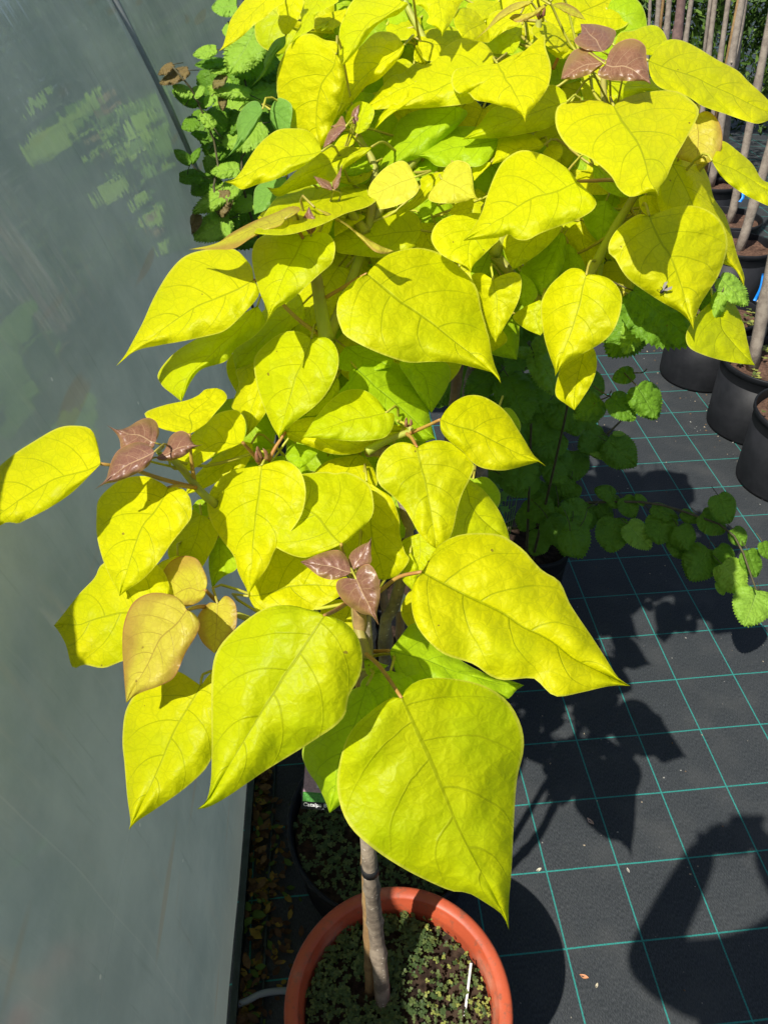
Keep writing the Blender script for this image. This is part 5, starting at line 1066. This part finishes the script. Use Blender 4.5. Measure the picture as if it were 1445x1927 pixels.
# ------------------------------------------------------------------ staked saplings in black pots on the right
M['trunk_grey'] = simple('sapling bark', (.36, .31, .25), .75, .25, col2=(.24, .20, .165), scale=40, bump=.4, bscale=180)
M['trunk_red'] = simple('reddish sapling bark', (.26, .17, .15), .7, .25, col2=(.17, .11, .10), scale=40, bump=.4, bscale=180)
M['tiegreen'] = simple('green tie', (.02, .16, .09), .5)
SAP = [  # base px (x,y), ground distance, top px, trunk radius, bark, stake?, label bits
 ((1418, 684), 2.30, (1478, 330), .0165, 'trunk_grey', False, 'pale bare sapling trunk rising from the large pot at right edge'),
 ((1389, 470), 2.95, (1475, 170), .0165, 'trunk_grey', False, 'grey bare sapling with knobbly bark beside the blue ribbon'),
 ((1369, 420), 3.35, (1440, 90), .0150, 'trunk_grey', False, 'bare sapling crossing behind the long golden leaf tip'),
 ((1336, 350), 3.90, (1410, -60), .0165, 'trunk_grey', True, 'tall bare sapling with pale stake under the top right leaf'),
 ((1312, 330), 4.30, (1352, -60), .0125, 'trunk_grey', True, 'slender forked looking sapling pair left of the tall one'),
 ((1262, 300), 4.60, (1306, -60), .0120, 'trunk_grey', False, 'thin bare sapling beside the purple brown trunk'),
 ((1252, 270), 4.20, (1284, -60), .0230, 'trunk_red', False, 'thick purple brown sapling trunk near the top right'),
 ((1232, 260), 4.75, (1262, -60), .0150, 'trunk_grey', True, 'pale sapling with an orange cane, second from the left of the row'),
 ((1222, 250), 5.10, (1244, -60), .0150, 'trunk_grey', False, 'grey sapling leftmost of the thick trunks in the row'),
 ((1352, 330), 3.65, (1414, -60), .0130, 'trunk_grey', False, 'slim bare sapling leaning close against the tall one with the pale stake'),
 ((1330, 330), 4.50, (1380, -60), .0115, 'trunk_grey', False, 'slim bare sapling just left of the tall one with the pale stake'),
 ((1240, 250), 4.95, (1292, -60), .0105, 'trunk_grey', False, 'slim bare sapling directly right of the thick purple brown trunk'),
 ((1216, 200), 5.60, (1222, -60), .0085, 'trunk_grey', False, 'thinnest bare sapling at the far left of the row'),
]
PC = []
for i, (b, Y, tp, r, bark, stake, lab) in enumerate(SAP):
    z = .255
    pb = on_y(b[0], b[1], Y)
    pb = Vector((pb.x, Y, z)) if abs(pb.z - z) > .35 else on_z(b[0], b[1], z)
    pt = on_y(tp[0], tp[1], pb.y - .02)
    d = (pt - pb); 
    full = pb + d * ((2.1 - pb.z) / max(.3, d.z))
    root = empty('sapling', pb, lab, 'sapling', 'bare staked saplings in the row of pots')
    rr = random.Random(40 + i); n = 26; mb = MB(); pts = []; rad = []
    for k in range(n + 1):
        t = k / n; p = pb.lerp(full, t) + Vector((.010 * math.sin(5 * t + i), .010 * math.cos(4 * t + i), 0)); pts.append(p); rad.append(r * (1.25 - .5 * t) * (1.22 if k % 5 == 3 else 1))
    pts[0] = pb - Vector((0, 0, .03)); mb.tube(pts, rad, 10)
    for k in range(3, n, 5):
        a = rr.random() * 6.28; q = pts[k]; mb.tube([q, q + Vector((math.cos(a), math.sin(a), .5)) * r * 1.6], [r * .5, r * .25], 6)
    mb.build('trunk', M[bark], root)
    if stake:
        s = MB(); s.tube([pb + Vector((-.035, .01, -.03)), pb.lerp(full, .8) + Vector((-.012, .0, 0))], [.009, .008], 8); s.build('stake', M['cane'] if i in (7, 3) else M['trunk_grey'], root)
        s = MB(); q = pb.lerp(full, .62); s.tube([q - Vector((.004, 0, .006)), q + Vector((-.004, 0, .008))], r * 1.5 + .006, 10); s.build('tie', M['tiegreen'], root)
    cr = MB()
    top = full
    for k in range(46):
        a = rr.random() * 6.28; q = top + Vector((math.cos(a) * rr.uniform(.0, .22), math.sin(a) * rr.uniform(0, .22), rr.uniform(-.05, .5)))
        u = Vector((math.cos(a), math.sin(a), rr.gauss(-.3, .4))).normalized(); w = u.cross(Vector((0, 0, 1))).normalized(); s_ = rr.uniform(.03, .05)
        cr.add([q, q + u * s_ * .5 + w * s_ * .35, q + u * s_ * 1.2, q + u * s_ * .5 - w * s_ * .35], [(0, 1, 2, 3)])
    cr.build('crown', M['hedge2'], root, smooth=False)
    PC.append((pb, i))
SP = [((1.325, 2.03), .165, .27), ((1.335, 2.36), .170, .27), ((1.255, 2.72), .165, .28), ((1.62, 2.05), .165, .27), ((1.66, 2.42), .165, .27), ((1.60, 2.78), .165, .27)]
SL = ['black sapling pot nearest the camera at the right edge, with weeds', 'black sapling pot with soil and green seedlings, second from the front', 'black sapling pot half hidden under the hazel leaves at right',
      'black pot in the outer row behind the nearest sapling pot', 'black pot in the outer row level with the second sapling pot', 'black pot in the outer row holding a bare trunk']
POTS = [pot((c[0], c[1], 0), R, H, M['black_plastic'], l, 'black pots of the saplings', 'soil_red', H - .035, rb=.86) for (c, R, H), l in zip(SP, SL)]
far = 0
FL = ['black pot below the knobbly grey sapling', 'black pot below the sapling behind the golden leaf tip', 'black pot of the tall sapling with pale stake', 'black pot of the slender sapling pair', 'black pot of the thin sapling by the purple trunk', 'black pot of the purple brown sapling', 'black pot of the sapling with an orange cane', 'black pot of the leftmost thick sapling', 'black pot of the slim sapling close against the tall staked one', 'black pot of the slim sapling left of the tall staked one', 'black pot of the slim sapling right of the purple brown trunk', 'black pot of the thinnest sapling']
for (pb, i) in PC[1:]:
    pot((pb.x, pb.y, 0), .150, .285, M['black_plastic'], FL[i - 1], 'black pots of the saplings', 'soil_red', .255, rb=.86)
for j, ((c, R, H), l) in enumerate(zip(SP[:3], SL)):
    weeds('pot_weeds', c, R * .85, H - .035, 46, 60 + j, [M['weed_lit'], M['weed2']], .014)
    root = None
# blue ribbons hanging on the saplings
for (x0, y0, x1, y1, Y, lab) in ((1436, 515, 1419, 566, 2.55, 'bright blue ribbon hanging low beside the right hand saplings'), (1397, 362, 1391, 380, 3.0, 'small blue ribbon tied higher on a sapling near the golden leaf tip')):
    a, b = on_y(x0, y0, Y), on_y(x1, y1, Y - .02); mb = MB(); sdv = (b - a).cross(ray(x0, y0)).normalized() * .005
    P5 = dense([a, a.lerp(b, .5) + Vector((.004, -.006, 0)), b], 8); vs = []; 
    for p in P5: vs += [p - sdv, p + sdv, p + sdv + Vector((0, .001, 0)), p - sdv + Vector((0, .001, 0))]
    fs = [];
    for k in range(8):
        for q in range(4): fs.append((k * 4 + q, k * 4 + (q + 1) % 4, k * 4 + 4 + (q + 1) % 4, k * 4 + 4 + q))
    mb.add(vs, fs + [(0, 1, 2, 3), (32, 35, 34, 33)]); tag(mb.build('ribbon', simple('blue ribbon', (.01, .22, .75), .4)), lab, 'ribbon', 'blue ribbons on the saplings')

# ------------------------------------------------------------------ small pale ivy and white crate corner seen through the gap
iv = random.Random(8); ivy = empty('ivy_plant', on_y(950, 960, 1.30), 'small light green ivy seedling in the gap right of the golden crown', 'ivy'); mb = MB()
for (x, y, s) in ((925, 912, 10), (938, 918, 12), (955, 915, 13), (968, 912, 14), (945, 935, 15), (938, 950, 14), (960, 925, 12), (950, 960, 10), (925, 925, 10), (975, 925, 10), (965, 955, 8)):
    p = on_y(x, y, 1.27 + iv.uniform(-.03, .03)); s2 = s / 1456 * 1.7; R3 = Matrix.Rotation(iv.random() * 6.28, 3, 'Z') @ Matrix.Rotation(iv.gauss(.4, .4), 3, 'X'); vs = [Vector((0, 0, 0))]
    for q in range(11):
        a = q / 10 * 5.4 - 2.7 + math.pi / 2; rr = (1.0 if q % 2 == 0 else .62); vs.append(Vector((math.cos(a) * rr, math.sin(a) * rr, .1 * rr)))
    mb.add([p + R3 @ v * s2 for v in vs], [(0, q, q + 1) for q in range(1, 11)])
    mb.tube([p, Vector((ivy.location.x, ivy.location.y, .02))], .0009, 4)
mb.build('foliage', hedge_leaf('ivy', (.16, .34, .06), .35), ivy, smooth=False)
mb = MB(); c = on_y(906, 900, 1.42); mb.lathe([(.0, 0), (.028, 0), (.031, .05), (.034, .052), (.034, .058), (.030, .058), (.028, .052), (.025, .004), (0, .004)], Vector((c.x, 1.42, max(.0, c.z - .03))), 28)

# ------------------------------------------------------------------ the person holding the phone, behind the camera: casts the shadow at lower right
def skin_body(name, verts, edges, radii, root_i, m, parent, sub=2):
    me = bpy.data.meshes.new(name); me.from_pydata(verts, edges, []); o = bpy.data.objects.new(name, me); COL.objects.link(o)
    o.modifiers.new('skin', 'SKIN'); s = o.modifiers.new('sub', 'SUBSURF'); s.levels = sub; s.render_levels = sub
    for i, r in enumerate(radii): me.skin_vertices[0].data[i].radius = (r, r) if not isinstance(r, tuple) else r
    me.skin_vertices[0].data[root_i].use_root = True
    me.materials.append(m); o.parent = parent; o.matrix_parent_inverse = Matrix.Translation(-Vector(parent.location)); return o
cloth = simple('dark jacket', (.03, .035, .05), .85, .2, var=.3, scale=20); skin = simple('skin', (.55, .33, .24), .55, .35, var=.12, scale=30); jeans = simple('jeans', (.04, .06, .11), .85, .2, var=.3, scale=30); hairm = simple('hair', (.05, .03, .02), .6, .3)
PX0, PY0 = .10, -.28
per = empty('person', (PX0, PY0, 0), 'person in dark jacket standing behind the view, holding a phone up', 'person')
V = [(PX0, PY0, .95), (PX0, PY0, 1.15), (PX0, PY0, 1.32), (PX0, PY0 + .01, 1.45), (PX0, PY0 + .03, 1.55),
     (PX0 - .17, PY0 + .04, 1.39), (-.085, -.12, 1.22), (-.040, -.06, 1.46), (-.030, -.04, 1.50),
     (PX0 + .20, PY0 + .03, 1.39), (.27, -.12, 1.22), (.11, -.06, 1.46), (.092, -.04, 1.50),
     (PX0 - .10, PY0, .88), (PX0 - .11, PY0 + .02, .50), (PX0 - .12, PY0 - .02, .09), (PX0 - .13, PY0 + .14, .04),
     (PX0 + .10, PY0, .88), (PX0 + .11, PY0 + .02, .50), (PX0 + .12, PY0 - .02, .09), (PX0 + .13, PY0 + .14, .04)]
E_ = [(0, 1), (1, 2), (2, 3), (3, 4), (3, 5), (5, 6), (6, 7), (7, 8), (3, 9), (9, 10), (10, 11), (11, 12), (0, 13), (13, 14), (14, 15), (15, 16), (0, 17), (17, 18), (18, 19), (19, 20)]
Rr_ = [(.16, .11), (.145, .10), (.165, .11), (.10, .075), (.06, .06), .068, .050, .034, .026, .068, .050, .034, .026, .098, .064, .042, .036, .098, .064, .042, .036]
skin_body('body', V, E_, Rr_, 0, cloth, per)
hd = bpy.data.meshes.new('head'); bm = bmesh.new(); bmesh.ops.create_uvsphere(bm, u_segments=32, v_segments=20, radius=1)
hc = Vector((PX0, PY0 + .06, 1.68))
for v in bm.verts:
    p = v.co.copy(); x, y, z = p.x * .077, p.y * .098, p.z * .118
    if z < 0: x *= 1 + z * 2.2; y *= 1 + z * 1.2
    if y > .05:
        nose = math.exp(-((x / .014) ** 2) - ((z + .012) / .026) ** 2); y += .022 * nose
        for ex in (-.032, .032): y -= .010 * math.exp(-(((x - ex) / .014) ** 2) - ((z - .012) / .011) ** 2)
        y -= .005 * math.exp(-((x / .022) ** 2) - ((z + .055) / .006) ** 2)
    v.co = hc + Vector((x, y, z))
for sgn in (-1, 1):
    r = bmesh.ops.create_uvsphere(bm, u_segments=10, v_segments=8, radius=1)
    for v in r['verts']: v.co = hc + Vector((sgn * .078 + v.co.x * .010, -.005 + v.co.y * .018, v.co.z * .03))
bm.to_mesh(hd); bm.free(); o = link('head', hd, skin); o.parent = per; o.matrix_parent_inverse = Matrix.Translation(-per.location)
hm = bpy.data.meshes.new('hair'); bm = bmesh.new(); bmesh.ops.create_uvsphere(bm, u_segments=32, v_segments=20, radius=1)
bmesh.ops.delete(bm, geom=[v for v in bm.verts if v.co.z < -.35 or (v.co.y > .35 and v.co.z < .45)], context='VERTS')
for v in bm.verts: v.co = hc + Vector((v.co.x * .085, v.co.y * .105 - .006, v.co.z * .122 + .008))
bm.to_mesh(hm); bm.free(); o = link('hair', hm, hairm); o.parent = per; o.matrix_parent_inverse = Matrix.Translation(-per.location)
# both hands hold the phone by its long sides
PCX = .030
for sgn in (-1, 1):
    x = lambda d: PCX + sgn * d
    hv = [(x(.062), -.045, 1.485), (x(.056), -.045, 1.515), (x(.052), -.047, 1.545)]; he = [(0, 1), (1, 2)]; rad = [.022, (.030, .016), (.024, .013)]
    for q, (z0, ln) in enumerate(((1.560, .9), (1.546, 1.0), (1.532, .95), (1.518, .8))):
        k = len(hv); hv += [(x(.050), -.055, z0), (x(.036), -.060, z0 + .004), (x(.036 - .026 * ln), -.060, z0 + .006)]; he += [(1 if q > 1 else 2, k), (k, k + 1), (k + 1, k + 2)]; rad += [.0085, .008, .0068]
    k = len(hv); hv += [(x(.052), -.030, 1.525), (x(.040), -.026, 1.543), (x(.028), -.026, 1.552)]; he += [(0, k), (k, k + 1), (k + 1, k + 2)]; rad += [.011, .009, .0075]
    skin_body('hand', hv, he, rad, 0, skin, per, 2)
ph = MB(); ph.box((PCX, -.042, 1.540), (.037, .004, .075)); po = ph.build('phone', simple('phone', (.02, .02, .022), .3, .5), smooth=False)
tag(po, 'dark phone held upright in both hands by the person', 'phone')
